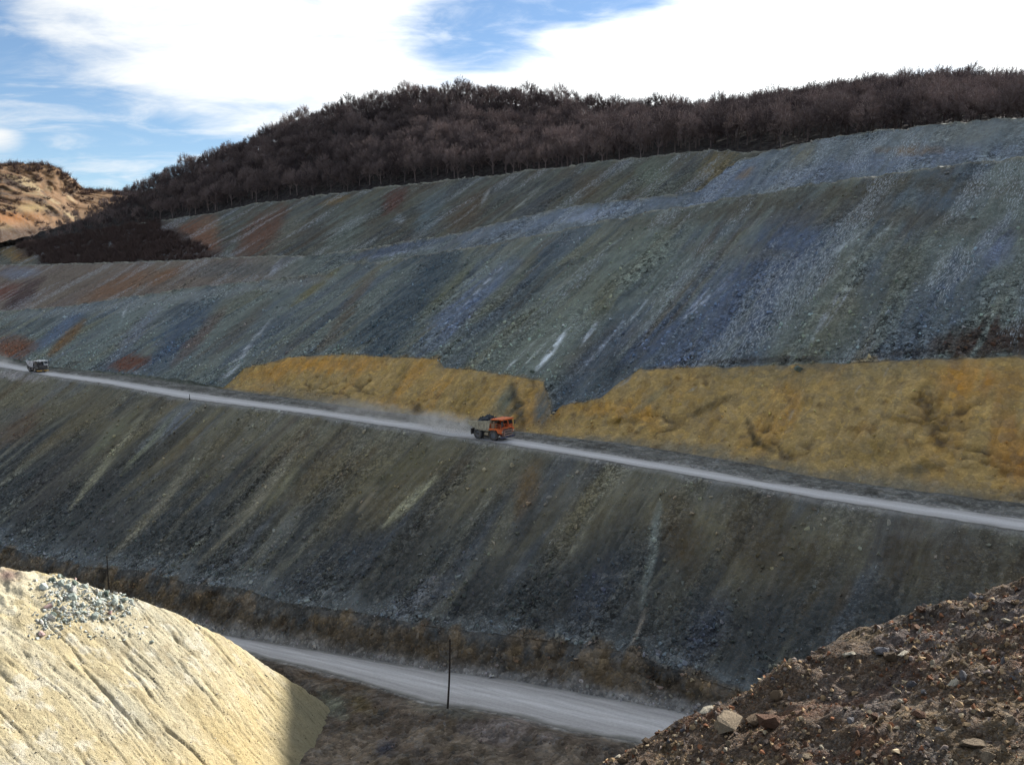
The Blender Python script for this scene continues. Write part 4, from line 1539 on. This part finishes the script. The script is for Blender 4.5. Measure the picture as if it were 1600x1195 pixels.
def stone_me(i, colname):
    if (i, colname) not in ROCKME:
        V, F = BIGROCK[i]
        ROCKME[(i, colname)] = new_mesh('stone', V, F, [STONE[colname]], False)
    return ROCKME[(i, colname)]


def mound_hit(px, py):
    a, b = ray(px, py)
    D = np.linspace(70, 140, 1400)
    x, y, z = a * D, D, CZ + b * D
    h = mound_z(x, y)
    i = np.where(z < h)[0]
    return None if len(i) == 0 else np.array([x[i[0]], y[i[0]], h[i[0]]])


PILE = [(72, 905), (110, 897), (150, 912), (190, 925), (212, 945), (205, 962), (165, 972), (120, 972), (70, 985), (55, 975), (75, 945), (68, 920)]


def inside(px, py, poly):
    c = False
    for (x1, y1), (x2, y2) in zip(poly, poly[1:] + poly[:1]):
        if (y1 > py) != (y2 > py) and px < (x2 - x1) * (py - y1) / (y2 - y1) + x1:
            c = not c
    return c


pile_lab = {
    'greygreen': 'grey-green angular stone in the heap on the pale mound',
    'pale': 'whitish angular stone in the heap on the pale mound',
    'dark': 'dark green angular stone in the heap on the pale mound',
    'pink': 'pinkish stone in the heap on the pale mound',
}
placed = []
n_single = 0
pp, ps, pc = [], [], []
tries = 0
while n_single < 125 and tries < 4000:
    tries += 1
    px, py = rs.uniform(50, 216), rs.uniform(893, 988)
    if not inside(px, py, PILE):
        continue
    h = mound_hit(px, py)
    if h is None:
        continue
    sz = 0.38 + 0.95 * rs.random() ** 2.2
    if any((h[0] - q[0]) ** 2 + (h[1] - q[1]) ** 2 < (0.30 * (sz + q[2])) ** 2 for q in placed):
        continue
    placed.append((h[0], h[1], sz))
    cn = rs.choice(['greygreen', 'pale', 'dark', 'pink'], p=[0.46, 0.37, 0.12, 0.05])
    o = obj('stone', stone_me(int(rs.integers(10)), cn), label=('large ' if sz > 0.8 else 'small ' if sz < 0.5 else '') + pile_lab[cn], cat='stone', group='stones heaped on the pale mound', loc=(h[0], h[1], h[2] + sz * 0.18))
    o.scale = (sz, sz, sz)
    o.rotation_euler = tuple(rs.uniform(0, 6.28, 3))
    n_single += 1
for _ in range(1700):
    px, py = rs.uniform(45, 225), rs.uniform(893, 1000)
    if not inside(px, py, PILE) and rs.random() > 0.16:
        continue
    h = mound_hit(px, py)
    if h is None:
        continue
    sz = 0.14 + 0.42 * rs.random() ** 1.5
    pp.append(h + np.array([0, 0, sz * .1])); ps.append(sz)
    b = rs.uniform(0.18, 0.65)
    pc.append(np.array([b * .95, b, b * .93]))
for _ in range(150):
    px, py = rs.uniform(0, 420), rs.uniform(900, 1190)
    h = mound_hit(px, py)
    if h is None:
        continue
    sz = rs.uniform(0.1, 0.32)
    pp.append(h + np.array([0, 0, sz * .1])); ps.append(sz)
    b = rs.uniform(0.15, 0.5)
    pc.append(np.array([b, b * .95, b * .8]))
scatter('mound_pebbles', pp, ps, pc, rs, 'small grey-green chips among the heaped stones on the pale mound', 'pebbles')
for px, py, sz, cn, lab in [(66, 992, 1.0, 'pink', 'dull pink boulder at the lower corner of the stone heap'), (236, 1004, 0.75, 'greygreen', 'lone grey stone a little below the stone heap'), (228, 980, 0.55, 'pale', 'lone pale stone just outside the stone heap'), (140, 995, 0.45, 'greygreen', 'small green stone just below the stone heap')]:
    h = mound_hit(px, py)
    o = obj('stone', stone_me(3, cn), label=lab, cat='stone', loc=(h[0], h[1], h[2] + sz * .15))
    o.scale = (sz * 1.2, sz, sz * .8)
    o.rotation_euler = (0.3, 0.2, rs.uniform(0, 6))

# ---- stones on the rubble slope
def spur_hit(px, py):
    a, b = ray(px, py)
    D = np.linspace(6, 40, 1700)
    x, y, z = a * D, D, CZ + b * D
    h = spur_z(x, y)
    i = np.where(z < h)[0]
    return None if len(i) == 0 else np.array([x[i[0]], y[i[0]], h[i[0]]])


def spur_edge(px):
    return np.interp(px, [880, 950, 1040, 1100, 1180, 1250, 1330, 1430, 1520, 1600, 1700], [1230, 1190, 1140, 1110, 1075, 1035, 990, 955, 930, 905, 872])


spur_lab = {
    'tan': 'tan angular stone lying loose on the dark rubble slope',
    'cream': 'pale cream stone catching the sun on the dark rubble slope',
    'rust': 'rust-red stone lying on the dark rubble slope',
    'grey': 'grey angular stone lying loose on the dark rubble slope',
    'brown': 'brown stone half sunk in the dark rubble slope',
}
named = [
    (1136, 1140, 0.80, (1.0, 0.9, 0.95), 'tan', 'big tan block with a flat top on the brow of the rubble slope'),
    (1205, 1135, 0.70, (1.2, 0.8, 0.75), 'rust', 'big rust-brown boulder bedded below the brow of the rubble slope'),
    (1212, 1092, 0.42, (0.8, 0.8, 1.3), 'brown', 'upright brown slab standing on the brow of the rubble slope'),
    (1182, 1130, 0.50, (1, 1, .8), 'brown', 'dark brown boulder between the tan block and the rust boulder'),
    (1212, 1172, 0.26, (1, .8, .8), 'rust', 'round rust-red stone below the big rust-brown boulder'),
    (1367, 1122, 0.27, (1, .9, .9), 'rust', 'rust-red lump alone on the open rubble slope'),
    (1429, 984, 0.44, (1.5, .8, .55), 'rust', 'long reddish stone lying on the upper rubble slope'),
    (1437, 955, 0.34, (1, .8, .8), 'rust', 'reddish block on the skyline of the rubble slope'),
    (1393, 1030, 0.40, (1.1, .9, .9), 'brown', 'brown block beside a grey boulder on the rubble slope'),
    (1378, 1022, 0.42, (1, 1, .9), 'grey', 'grey boulder beside a brown block on the rubble slope'),
    (1412, 1024, 0.30, (1.5, .7, .4), 'cream', 'flat pale slab lying beside the brown block'),
    (1520, 1168, 0.46, (1.3, 1, .7), 'tan', 'broad tan stone with a pale face low on the rubble slope'),
    (1545, 1190, 0.34, (1, 1, .9), 'tan', 'rounded tan stone under the broad tan stone'),
    (1567, 1036, 0.26, (.6, .6, 1.4), 'grey', 'thin grey shard standing on end on the rubble slope'),
    (1326, 1026, 0.30, (1.2, .9, .7), 'cream', 'pale lump near the skyline of the rubble slope'),
    (1573, 972, 0.22, (1.2, .9, .7), 'cream', 'bright cream stone high on the rubble slope'),
    (1407, 1097, 0.16, (1, .8, .8), 'cream', 'small white stone alone on the open rubble slope'),
    (1105, 1112, 0.32, (1.4, .9, .6), 'cream', 'pale slab above the tan block on the brow'),
    (966, 1178, 0.20, (1, .8, .8), 'cream', 'pale rounded stone at the tip of the rubble slope'),
    (1010, 1160, 0.26, (1, .9, .9), 'brown', 'dark block at the tip of the rubble slope'),
]
nsp = 0
sp_placed = []
for px, py, sz, sc_, cn, lab in named:
    h = spur_hit(px, max(py, spur_edge(px) + 3))
    if h is None:
        continue
    o = obj('boulder' if sz > 0.4 else 'stone', stone_me(int(rs.integers(10)), cn), label=lab, cat='boulder' if sz > 0.4 else 'stone', loc=(h[0], h[1], h[2] + sz * 0.16))
    o.scale = tuple(sz * q for q in sc_)
    o.rotation_euler = (rs.uniform(-.3, .3), rs.uniform(-.3, .3), rs.uniform(0, 6.28))
    sp_placed.append((h[0], h[1], sz))
tries = 0
while nsp < 140 and tries < 6000:
    tries += 1
    px = rs.uniform(930, 1640)
    py = spur_edge(px) + (rs.random() ** 1.2) * 300 + 1
    if py > 1198:
        continue
    h = spur_hit(px, py)
    if h is None:
        continue
    sz = 0.10 * (0.30 / 0.10) ** (rs.random() ** 1.4)
    if any((h[0] - q[0]) ** 2 + (h[1] - q[1]) ** 2 < (0.5 * (sz + q[2])) ** 2 for q in sp_placed):
        continue
    sp_placed.append((h[0], h[1], sz))
    cn = str(rs.choice(['tan', 'cream', 'rust', 'grey', 'brown'], p=[0.27, 0.17, 0.14, 0.22, 0.20]))
    o = obj('stone', stone_me(int(rs.integers(10)), cn), label=('fist-sized ' if sz < 0.14 else 'larger ' if sz > 0.2 else '') + spur_lab[cn], cat='stone', group='loose stones on the rubble slope', loc=(h[0], h[1], h[2] + sz * 0.12))
    o.scale = (sz * rs.uniform(.8, 1.3), sz, sz * rs.uniform(.6, 1))
    o.rotation_euler = tuple(rs.uniform(0, 6.28, 3))
    nsp += 1
pp, ps, pc = [], [], []
for _ in range(30000):
    x, y = rs.uniform(0.5, 16.5), rs.uniform(9, 20.6)
    if y > np.interp(x, ex, ey) + 0.5:
        continue
    cl_ = fbm(x / 0.9, y / 0.9, 711, 3)
    if rs.random() > 0.5 + 0.9 * cl_:
        continue
    sz = 0.026 * (0.21 / 0.026) ** (rs.random() ** 2.0)
    pp.append(np.array([x, y, float(spur_z(x, y)) + sz * 0.12])); ps.append(sz)
    k = rs.random()
    base = np.array([.22, .17, .11]) if k < .35 else np.array([.17, .15, .145]) if k < .6 else np.array([.17, .085, .05]) if k < .78 else np.array([.40, .35, .26]) if k < .9 else np.array([.08, .06, .045])
    pc.append(base * rs.uniform(0.5, 1.5) * np.array([1.08, 0.98, 0.86]))
scatter('rubble', pp, ps, pc, rs, 'small mixed stones covering the dark rubble slope', 'rubble')
print('spur pebbles', len(pp), 'pile', n_single)

# ------------------------------------------------------------------ small builders for made things
class MB:
    """collects boxes, prisms, tubes and lathed rings into one mesh"""
    def __init__(q):
        q.v, q.f = [], []

    def raw(q, V, F):
        n = len(q.v)
        q.v += [tuple(map(float, p)) for p in V]
        q.f += [tuple(int(i) + n for i in f) for f in F]
        return q

    def box(q, x0, x1, y0, y1, z0, z1):
        V = [(x, y, z) for z in (z0, z1) for y in (y0, y1) for x in (x0, x1)]
        return q.raw(V, [(0, 2, 3, 1), (4, 5, 7, 6), (0, 1, 5, 4), (2, 6, 7, 3), (0, 4, 6, 2), (1, 3, 7, 5)])

    def prism(q, prof, y0, y1):
        """profile in x, z (counter-clockwise seen from -y) pushed along y"""
        n = len(prof)
        V = [(x, y0, z) for x, z in prof] + [(x, y1, z) for x, z in prof]
        F = [tuple(range(n)), tuple(range(2 * n - 1, n - 1, -1))]
        F += [(i, n + i, n + (i + 1) % n, (i + 1) % n) for i in range(n)]
        return q.raw(V, F)

    def tube(q, a, b, r, r2=None, n=8):
        V, F = cyl_between(a, b, r, r if r2 is None else r2, n)
        q.raw(V, F)
        m_ = len(q.v) - 2 * n
        q.f.append(tuple(m_ + i for i in range(n - 1, -1, -1)))
        q.f.append(tuple(m_ + n + i for i in range(n)))
        return q

    def lathe_y(q, cx, cz, prof, n=28):
        """profile (y, r) turned about an axle along y"""
        k = len(prof)
        V = [(cx + r * math.cos(t), y, cz + r * math.sin(t)) for t in np.arange(n) / n * 2 * math.pi for y, r in prof]
        F = [(i * k + j, i * k + j + 1, ((i + 1) % n) * k + j + 1, ((i + 1) % n) * k + j) for i in range(n) for j in range(k - 1)]
        return q.raw(V, F)

    def build(q, name, mat, parent=None, bevel=0.0, **kw):
        me = bpy.data.meshes.new(name)
        me.from_pydata(q.v, [], q.f)
        me.materials.append(mat)
        bm = bmesh.new()
        bm.from_mesh(me)
        bmesh.ops.recalc_face_normals(bm, faces=bm.faces[:])
        if bevel:
            bmesh.ops.bevel(bm, geom=bm.edges[:], offset=bevel, segments=1, affect='EDGES', clamp_overlap=True)
        for f in bm.faces:
            f.smooth = False
        bm.to_mesh(me)
        bm.free()
        return obj(name, me, parent, **kw)


def shade(r, g, b):
    return tuple(float(v) for v in np.clip(lin((r, g, b)) * G_SHADE, 0.005, 0.8))


def paint_mat(name, rgb, rough=0.5):
    m, t, b = principled(name, rough, 0.4)
    oc_ = t.n('ShaderNodeTexCoord').outputs['Object']
    n = t.noise(oc_, 1.6, 6, 0.7)
    geo = t.n('ShaderNodeNewGeometry').outputs['Position']
    n3 = t.noise(geo, 4.0, 5, 0.7)
    dirt = t.m('MULTIPLY', t.ramp(t.m('ADD', n, t.m('MULTIPLY', n3, 0.4)), 0.6, 0.9), 0.75)
    t.set(b.inputs['Base Color'], t.mix(dirt, (*rgb, 1), (0.16, 0.145, 0.125, 1)))
    t.set(b.inputs['Roughness'], t.m('MULTIPLY_ADD', dirt, 0.4, rough))
    return m


M_TYRE = paint_mat('dusty_tyre_rubber', (0.045, 0.047, 0.052), 0.85)
M_DARK = paint_mat('dark_steel', (0.03, 0.03, 0.035), 0.7)
M_GLASS = plain('cab_glass', (0.02, 0.025, 0.03), 0.12, 0.6, 0.2)
M_LAMP = plain('lamp_lens', (0.55, 0.52, 0.42), 0.2, 0.5, 0.1)


def dump_truck(pos, rz, pitch, colours, label, loaded):
    """rigid quarry dump truck; x forward, y to its left, wheels on z = 0"""
    P_ = {k: paint_mat(f'{k}_paint', v) for k, v in colours.items()}
    root = obj('dump_truck', None, loc=pos, label=label, cat='dump truck')
    root.rotation_euler = (0, pitch, rz)
    RW, WX, FX = 1.03, -1.90, 1.90
    # wheels
    for x, y, wdt in ((FX, -1.62, 0.60), (FX, 1.62, 0.60), (WX, -1.72, 0.58), (WX, 1.72, 0.58), (WX, -1.06, 0.56), (WX, 1.06, 0.56)):
        h = wdt / 2
        tyre = MB().lathe_y(x, RW, [(y - h * .80, RW * .52), (y - h, RW * .62), (y - h, RW * .88), (y - h * .82, RW * .975), (y - h * .4, RW), (y + h * .4, RW), (y + h * .82, RW * .975), (y + h, RW * .88), (y + h, RW * .62), (y + h * .8, RW * .52)], 32)
        for k in range(24):                       # tread lugs
            a = k / 24 * 2 * math.pi
            cx, cz = x + math.cos(a) * RW * 1.0, RW + math.sin(a) * RW * 1.0
            ux, uz = -math.sin(a) * .05, math.cos(a) * .05
            ox, oz = math.cos(a) * .025, math.sin(a) * .025
            y0, y1 = (y - h * .8, y - .02) if k % 2 else (y + .02, y + h * .8)
            tyre.raw([(cx - ux - ox, y0, cz - uz - oz), (cx + ux - ox, y0, cz + uz - oz), (cx + ux + ox, y0, cz + uz + oz), (cx - ux + ox, y0, cz - uz + oz),
                      (cx - ux - ox, y1, cz - uz - oz), (cx + ux - ox, y1, cz + uz - oz), (cx + ux + ox, y1, cz + uz + oz), (cx - ux + ox, y1, cz - uz + oz)],
                     [(0, 1, 2, 3), (4, 7, 6, 5), (3, 2, 6, 7), (0, 3, 7, 4), (1, 5, 6, 2)])
        wh = tyre.build('wheel', M_TYRE, root)
        sg_ = -1 if y < 0 else 1
        MB().lathe_y(x, RW, [(y + sg_ * h * .25, 0.0), (y + sg_ * h * .35, .16), (y + sg_ * h * .30, .20), (y + sg_ * h * .2, .40), (y + sg_ * h * .75, .47), (y + sg_ * h * .82, .53), (y + sg_ * h * .4, .56)], 24).build('rim', P_['rim'], wh)
    # chassis
    MB().box(-3.0, 3.7, -.62, -.38, .95, 1.4).box(-3.0, 3.7, .38, .62, .95, 1.4).box(-2.9, -2.6, -.38, .38, 1.0, 1.35).box(0.1, .4, -.38, .38, 1.0, 1.35).box(3.3, 3.6, -.38, .38, 1.0, 1.35).build('chassis', M_DARK, root)
    MB().tube((WX, -1.9, RW), (WX, 1.9, RW), .26, n=10).build('rear_axle', M_DARK, root)
    MB().tube((FX, -1.7, RW), (FX, 1.7, RW), .18, n=10).build('front_axle', M_DARK, root)
    MB().tube((-.15, -1.75, 1.15), (.75, -1.75, 1.15), .36, n=14).build('fuel_tank', P_['tank'], root)
    MB().tube((-.15, 1.75, 1.15), (.75, 1.75, 1.15), .36, n=14).build('hydraulic_tank', P_['tank'], root)
    # dump body: an open tub with a tail that kicks up
    W_ = 2.0
    tail = 3.25 if loaded else 3.75
    out = [(0.95, 1.85), (1.30, 3.95), (1.18, 3.95), (0.85, 2.05)]
    body = MB()
    sidep = [(0.80, 1.75), (1.25, 3.75), (-4.0, tail), (-4.35, tail - .05), (-4.15, tail - .55), (-2.55, 2.15), (-2.2, 1.85)]
    body.prism(sidep, -W_, -W_ + .12).prism(sidep, W_ - .12, W_)
    body.prism([(0.82, 1.76), (0.90, 1.95), (-2.15, 2.05), (-4.2, tail - .32), (-4.15, tail - .50), (-2.2, 1.86)], -W_ + .12, W_ - .12)
    body.prism([(0.78, 1.8), (0.9, 1.8), (1.36, 4.1), (1.22, 4.1)], -W_ + .12, W_ - .12)
    bd = body.build('dump_body', P_['body'], root)
    rail_a, rail_b = (1.25, 3.75), (-4.0, tail)
    for y in (-W_, W_):
        MB().prism([(rail_a[0], rail_a[1] - .16), (rail_a[0], rail_a[1] + .08), (rail_b[0] - .3, rail_b[1] + .08), (rail_b[0] - .3, rail_b[1] - .14)], y - .10, y + .10).build('side_rail', P_['body'], bd)
        for k in range(5):
            t = (k + .5) / 5
            x0 = .75 - t * 3.6
            zt = 3.70 + (tail - 3.70) * t
            zb = 1.95 if t < .8 else 2.6
            MB().box(x0 - .07, x0 + .07, y - (.09 if y < 0 else -.0), y + (.09 if y > 0 else 0), zb, zt - .12).build('rib', P_['body'], bd)
    MB().prism([(1.20, 4.06), (1.30, 4.02), (4.0, 4.16), (4.05, 4.24), (4.0, 4.30), (1.25, 4.20)], -1.95, 1.95).build('canopy', P_['roof'], root)
    MB().box(4.0, 4.06, -1.95, 1.95, 4.05, 4.30).build('canopy_lip', P_['roof'], root)
    # front deck and housings
    MB().box(3.2, 4.14, -1.26, 1.26, 2.462, 2.60).build('hood_lid', P_['trim'], root)
    MB().box(1.15, 3.95, -2.05, 2.05, 2.30, 2.42).build('deck', P_['trim'], root)
    MB().box(1.05, 1.15, -1.95, 1.95, 2.42, 4.02).build('bulkhead', P_['bulk'], root)
    MB().box(1.3, 2.1, -1.75, -.95, 2.42, 3.3).tube((1.7, -1.35, 3.3), (1.7, -1.35, 3.75), .2, n=10).build('air_cleaner', P_['tank'], root)
    MB().box(1.25, 3.3, -.85, .45, 2.42, 3.15).build('engine_cover', P_['bulk'], root)
    for y in (-1, 1):
        fd = MB().prism([(3.0, 1.9), (3.15, 1.55), (4.0, 1.55), (4.05, 2.30), (1.0, 2.30), (.85, 2.05), (2.9, 2.1)], y * 2.07 - .5 if y > 0 else y * 2.07, y * 2.07 if y > 0 else y * 2.07 + .5).build('fender', P_['trim'], root)
        MB().box(4.05, 4.10, y * 1.75 - .22, y * 1.75 + .22, 1.72, 1.98).build('headlight', M_LAMP, fd)
    # grille between the fenders
    hood = MB().box(3.2, 4.12, -1.25, 1.25, 1.02, 2.46).build('radiator_housing', P_['bulk'], root)
    MB().box(4.12, 4.135, -1.08, 1.08, 1.08, 2.06).build('radiator', M_DARK, hood)
    for z in (1.10, 1.56, 2.02):
        MB().box(4.135, 4.20, -1.12, 1.12, z - .06, z + .06).build('grille_bar', P_['bar'], hood)
    for y in (-1.12, 1.12):
        MB().box(4.135, 4.19, y - .06, y + .06, 1.02, 2.12).build('grille_post', P_['bar'], hood)
    bp = MB().box(3.7, 4.32, -1.95, 1.95, .62, .98).build('bumper', P_['bumper'], root, bevel=.04)
    MB().box(4.32, 4.345, -.45, .45, .68, .9).build('tow_plate', M_DARK, bp)
    # cab on the driver's side
    cab = MB().prism([(1.75, 2.42), (3.72, 2.42), (3.80, 3.1), (3.60, 3.98), (1.75, 3.98)], .50, 1.95).build('cab', P_['cab'], root)
    MB().raw([(3.815, .62, 3.12), (3.815, 1.83, 3.12), (3.625, 1.83, 3.90), (3.625, .62, 3.90)], [(0, 1, 2, 3)]).raw([(3.79, .62, 3.12), (3.79, 1.83, 3.12), (3.60, 1.83, 3.90), (3.60, .62, 3.90)], [(3, 2, 1, 0)]).build('windscreen', M_GLASS, cab)
    MB().prism([(2.75, 3.05), (3.66, 3.05), (3.48, 3.85), (2.75, 3.85)], .485, .502).build('side_window', M_GLASS, cab)
    MB().prism([(1.95, 3.05), (2.6, 3.05), (2.6, 3.85), (1.95, 3.85)], .485, .502).build('side_window', M_GLASS, cab)
    MB().prism([(1.95, 2.5), (2.95, 2.5), (2.95, 3.9), (1.95, 3.9)], 1.95, 1.97).build('door', P_['cab'], cab)
    # rails, mirrors, ladder, exhaust
    hr = MB()
    for x in (1.3, 2.6, 3.9):
        hr.tube((x, -2.0, 2.42), (x, -2.0, 3.35), .03, n=6)
    hr.tube((1.3, -2.0, 3.35), (3.9, -2.0, 3.35), .03, n=6).tube((1.3, -2.0, 2.9), (3.9, -2.0, 2.9), .025, n=6).tube((3.9, -2.0, 3.35), (3.9, .4, 3.35), .03, n=6).tube((3.9, -.8, 2.42), (3.9, -.8, 3.35), .03, n=6)
    hr.build('handrail', P_['trim'], root)
    for y in (-2.0, 2.05):
        MB().tube((4.0, y, 2.4), (4.2, y, 3.9), .035, n=6).box(4.16, 4.26, y - .2, y + .2, 3.05, 3.85).build('mirror', M_DARK, root)
    ld = MB()
    for y in (-1.75, -1.35):
        ld.tube((4.2, y, .65), (4.12, y, 2.4), .03, n=6)
    for k in range(5):
        ld.tube((4.19, -1.75, .9 + k * .33), (4.19, -1.35, .9 + k * .33), .025, n=6)
    ld.build('ladder', P_['bar'], root)
    MB().tube((1.25, -1.1, 2.42), (1.25, -1.1, 3.9), .09, n=8).build('exhaust_pipe', M_DARK, root)
    for x0 in (-2.75,):
        MB().box(x0 - .9, x0 - .85, -1.95, -.85, .75, 1.9).build('mud_flap', M_TYRE, root)
        MB().box(x0 - .9, x0 - .85, .85, 1.95, .75, 1.9).build('mud_flap', M_TYRE, root)
    return root


def road_spot(px, dc):
    a, b = ray(px, 690)
    c = float(R0.C[0]) + dc
    D = c / (NX * a + NY)
    x, y = a * D, D
    s, cc = sc_of(x, y)
    return s, cc, (x, y, surface_z(s, cc))


def road_pitch(s, c):
    return math.atan2(surface_z(s - 2, c) - surface_z(s + 2, c), 4.0)


s1, c1, p1 = road_spot(768, 2.9)
HEAD = math.atan2(UY, UX)
truck1 = dump_truck((p1[0], p1[1], p1[2] - .02), HEAD + R(3), road_pitch(s1, c1),
                    dict(body=shade(158, 152, 134), roof=shade(205, 96, 34), trim=shade(205, 98, 36), cab=shade(190, 84, 34), bulk=shade(92, 36, 22), bar=shade(168, 138, 124), bumper=shade(34, 46, 78), tank=shade(130, 120, 100), rim=shade(88, 94, 104)),
                    'orange-cabbed dump truck loaded with dark rock, trailing dust on the upper road', True)
s2, c2, p2 = road_spot(66, 2.9)
truck2 = dump_truck((p2[0], p2[1], p2[2] - .02), HEAD + R(2), road_pitch(s2, c2) + R(2),
                    dict(body=shade(205, 200, 204), roof=shade(240, 242, 236), trim=shade(84, 82, 86), cab=shade(222, 222, 216), bulk=shade(60, 58, 62), bar=shade(60, 58, 56), bumper=shade(196, 150, 66), tank=shade(120, 110, 104), rim=shade(150, 140, 134)),
                    'white-cabbed dump truck with a yellow bumper and empty raised tail', False)

# the load of the orange truck: a heap of dark broken rock with its own blocks
lv, lf = [], []
nx_, ny_ = 22, 16
for i in range(nx_ + 1):
    for j in range(ny_ + 1):
        u, v = i / nx_, j / ny_
        x = 1.0 - u * 4.3
        y = (v - .5) * 3.7
        edge_ = min(u, 1 - u) * 2 * 1.0
        hgt = 3.25 + (1.45 * math.sin(math.pi * min(1, max(0, u * 0.92 + .06))) ** .8) * (math.sin(math.pi * min(1, max(0, v))) ** .7)
        hgt += 0.16 * float(fbm(x * 1.6, y * 1.6, 801, 3))
        lv.append((x, y, hgt - .55 * u))
for i in range(nx_):
    for j in range(ny_):
        a = i * (ny_ + 1) + j
        lf.append((a, a + 1, a + ny_ + 2, a + ny_ + 1))
M_LOAD = stone_material('dark_load_rock', shade(34, 38, 44), shade(74, 80, 86), 3.0)
load = obj('rock_load', new_mesh('rock_load', lv, lf, [M_LOAD], False), label='heap of dark broken rock filling the bed of the orange truck', cat='rock load', loc=truck1.location)
load.rotation_euler = truck1.rotation_euler
for k in range(46):
    V, F = BIGROCK[k % 10]
    u, v = rs.uniform(.08, .9), rs.uniform(.12, .88)
    i, j = int(u * nx_), int(v * ny_)
    q = lv[i * (ny_ + 1) + j]
    o = obj('block', new_mesh('block', V * rs.uniform(.35, .8), F, [M_LOAD], False), load, loc=(q[0], q[1], q[2] + .05))
    o.rotation_euler = tuple(rs.uniform(0, 6.28, 3))

# ------------------------------------------------------------------ poles
M_POLE = plain('weathered_dark_pole', (0.035, 0.030, 0.027), 0.9, 0.15, 0.4, 6.0)


def pole(px_b, dc, px_t, py_t, r, label, sway):
    best = None
    for D in np.linspace(70, 220, 3001):
        x = ray(px_b, 1000)[0] * D
        s, c = sc_of(x, D)
        if c > float(L0.c(s)) + dc:
            best = (x, D, s, c)
            break
    x, D, s, c = best
    zb = surface_z(s, c)
    top = at(px_t, py_t, D)
    mb = MB()
    n = 6
    pts = []
    for i in range(n + 1):
        t = i / n
        pts.append(np.array([(top[0] - x) * t + sway * math.sin(t * 3.1), 0.0, (top[2] - zb + .5) * t - .5]))
    for i in range(n):
        mb.tube(pts[i], pts[i + 1], r * (1 - .35 * i / n), r * (1 - .35 * (i + 1) / n), 8)
    o = mb.build('pole', M_POLE, None, label=label, cat='pole', loc=(x, D, zb))
    cp = MB().box(pts[-1][0] - .16, pts[-1][0] + .16, -.05, .05, pts[-1][2] - .35, pts[-1][2] - .22).build('cross_peg', M_POLE, o)
    return o


pole(698, -2.4, 703, 998, 0.15, 'tall thin dark pole standing at the edge of the lower road', 0.10)
pole(177, -3.0, 167, 868, 0.13, 'thin dark leaning pole rising from behind the pale mound', -0.12)
s3, c3, p3 = road_spot(299, -0.2)
mp_ = MB().tube((0, 0, -.2), (0.05, 0, 1.5), .09, .07, 8).build('marker_post', M_POLE, None, label='short dark marker post on the outer edge of the upper road', cat='post', loc=p3)
MB().box(-.12, .2, -.12, .12, -.1, .25).build('base', M_POLE, mp_)

# a single dark boulder stranded on top of the ochre bank, and a few more on the benches
for px, py, k, sz, lab in [(1247, 580, 8, 3.0, 'large dark boulder stranded at the top of the ochre bank'), (832, 582, 9, 2.0, 'dark boulder above the gap in the ochre bank')]:
    sel = np.argmin((PX - px) ** 2 + (PY - py) ** 2 + np.where(np.isin(K_, (8, 9)), 0, 1e6))
    o = obj('boulder', stone_me(2, 'dark'), label=lab, cat='boulder', loc=(GX.ravel()[sel], GY.ravel()[sel], GZ.ravel()[sel] + .3))
    o.scale = (sz, sz * .8, sz * .8)
    o.rotation_euler = (.4, .2, 1.0)

# ------------------------------------------------------------------ dust raised by the trucks
def dust(name, px, dc, length, width, height, dens, label, shift=0.0):
    s, c, p = road_spot(px, dc)
    bm = bmesh.new()
    bmesh.ops.create_icosphere(bm, subdivisions=3, radius=1.0)
    me = bpy.data.meshes.new(name)
    bm.to_mesh(me)
    bm.free()
    m = bpy.data.materials.new(name + '_air')
    m.use_nodes = True
    m.node_tree.nodes.clear()
    t = NT(m.node_tree)
    oc_ = t.n('ShaderNodeTexCoord').outputs['Object']
    ln = t.n('ShaderNodeVectorMath', operation='LENGTH')
    t.set(ln.inputs[0], oc_)
    fall = t.ramp(ln.outputs['Value'], 1.0, 0.15)
    geo = t.n('ShaderNodeNewGeometry').outputs['Position']
    nz = t.ramp(t.noise(geo, 0.45, 4, 0.6), 0.35, 0.7)
    pv = t.n('ShaderNodeVolumePrincipled')
    pv.inputs['Color'].default_value = (0.82, 0.80, 0.77, 1)
    pv.inputs['Anisotropy'].default_value = 0.2
    t.set(pv.inputs['Density'], t.m('MULTIPLY', t.m('MULTIPLY', fall, nz), dens))
    out = t.n('ShaderNodeOutputMaterial')
    m.node_tree.links.new(pv.outputs[0], out.inputs['Volume'])
    me.materials.append(m)
    o = obj(name, me, kind='stuff', label=label, cat='dust', loc=(p[0], p[1], p[2] + height * .35))
    o.scale = (length / 2, width / 2, height)
    o.rotation_euler = (0, 0, HEAD)
    return o


dust('dust_cloud', 697, 4.0, 26, 8, 3.6, 0.42, 'pale dust cloud billowing behind the orange truck')
dust('thin_dust', 590, 6.0, 60, 13, 3.4, 0.10, 'thin pale dust hanging over the upper road behind the orange truck')
dust('far_dust', 10, 4.5, 30, 9, 4.0, 0.08, 'faint dust behind the white-cabbed truck')
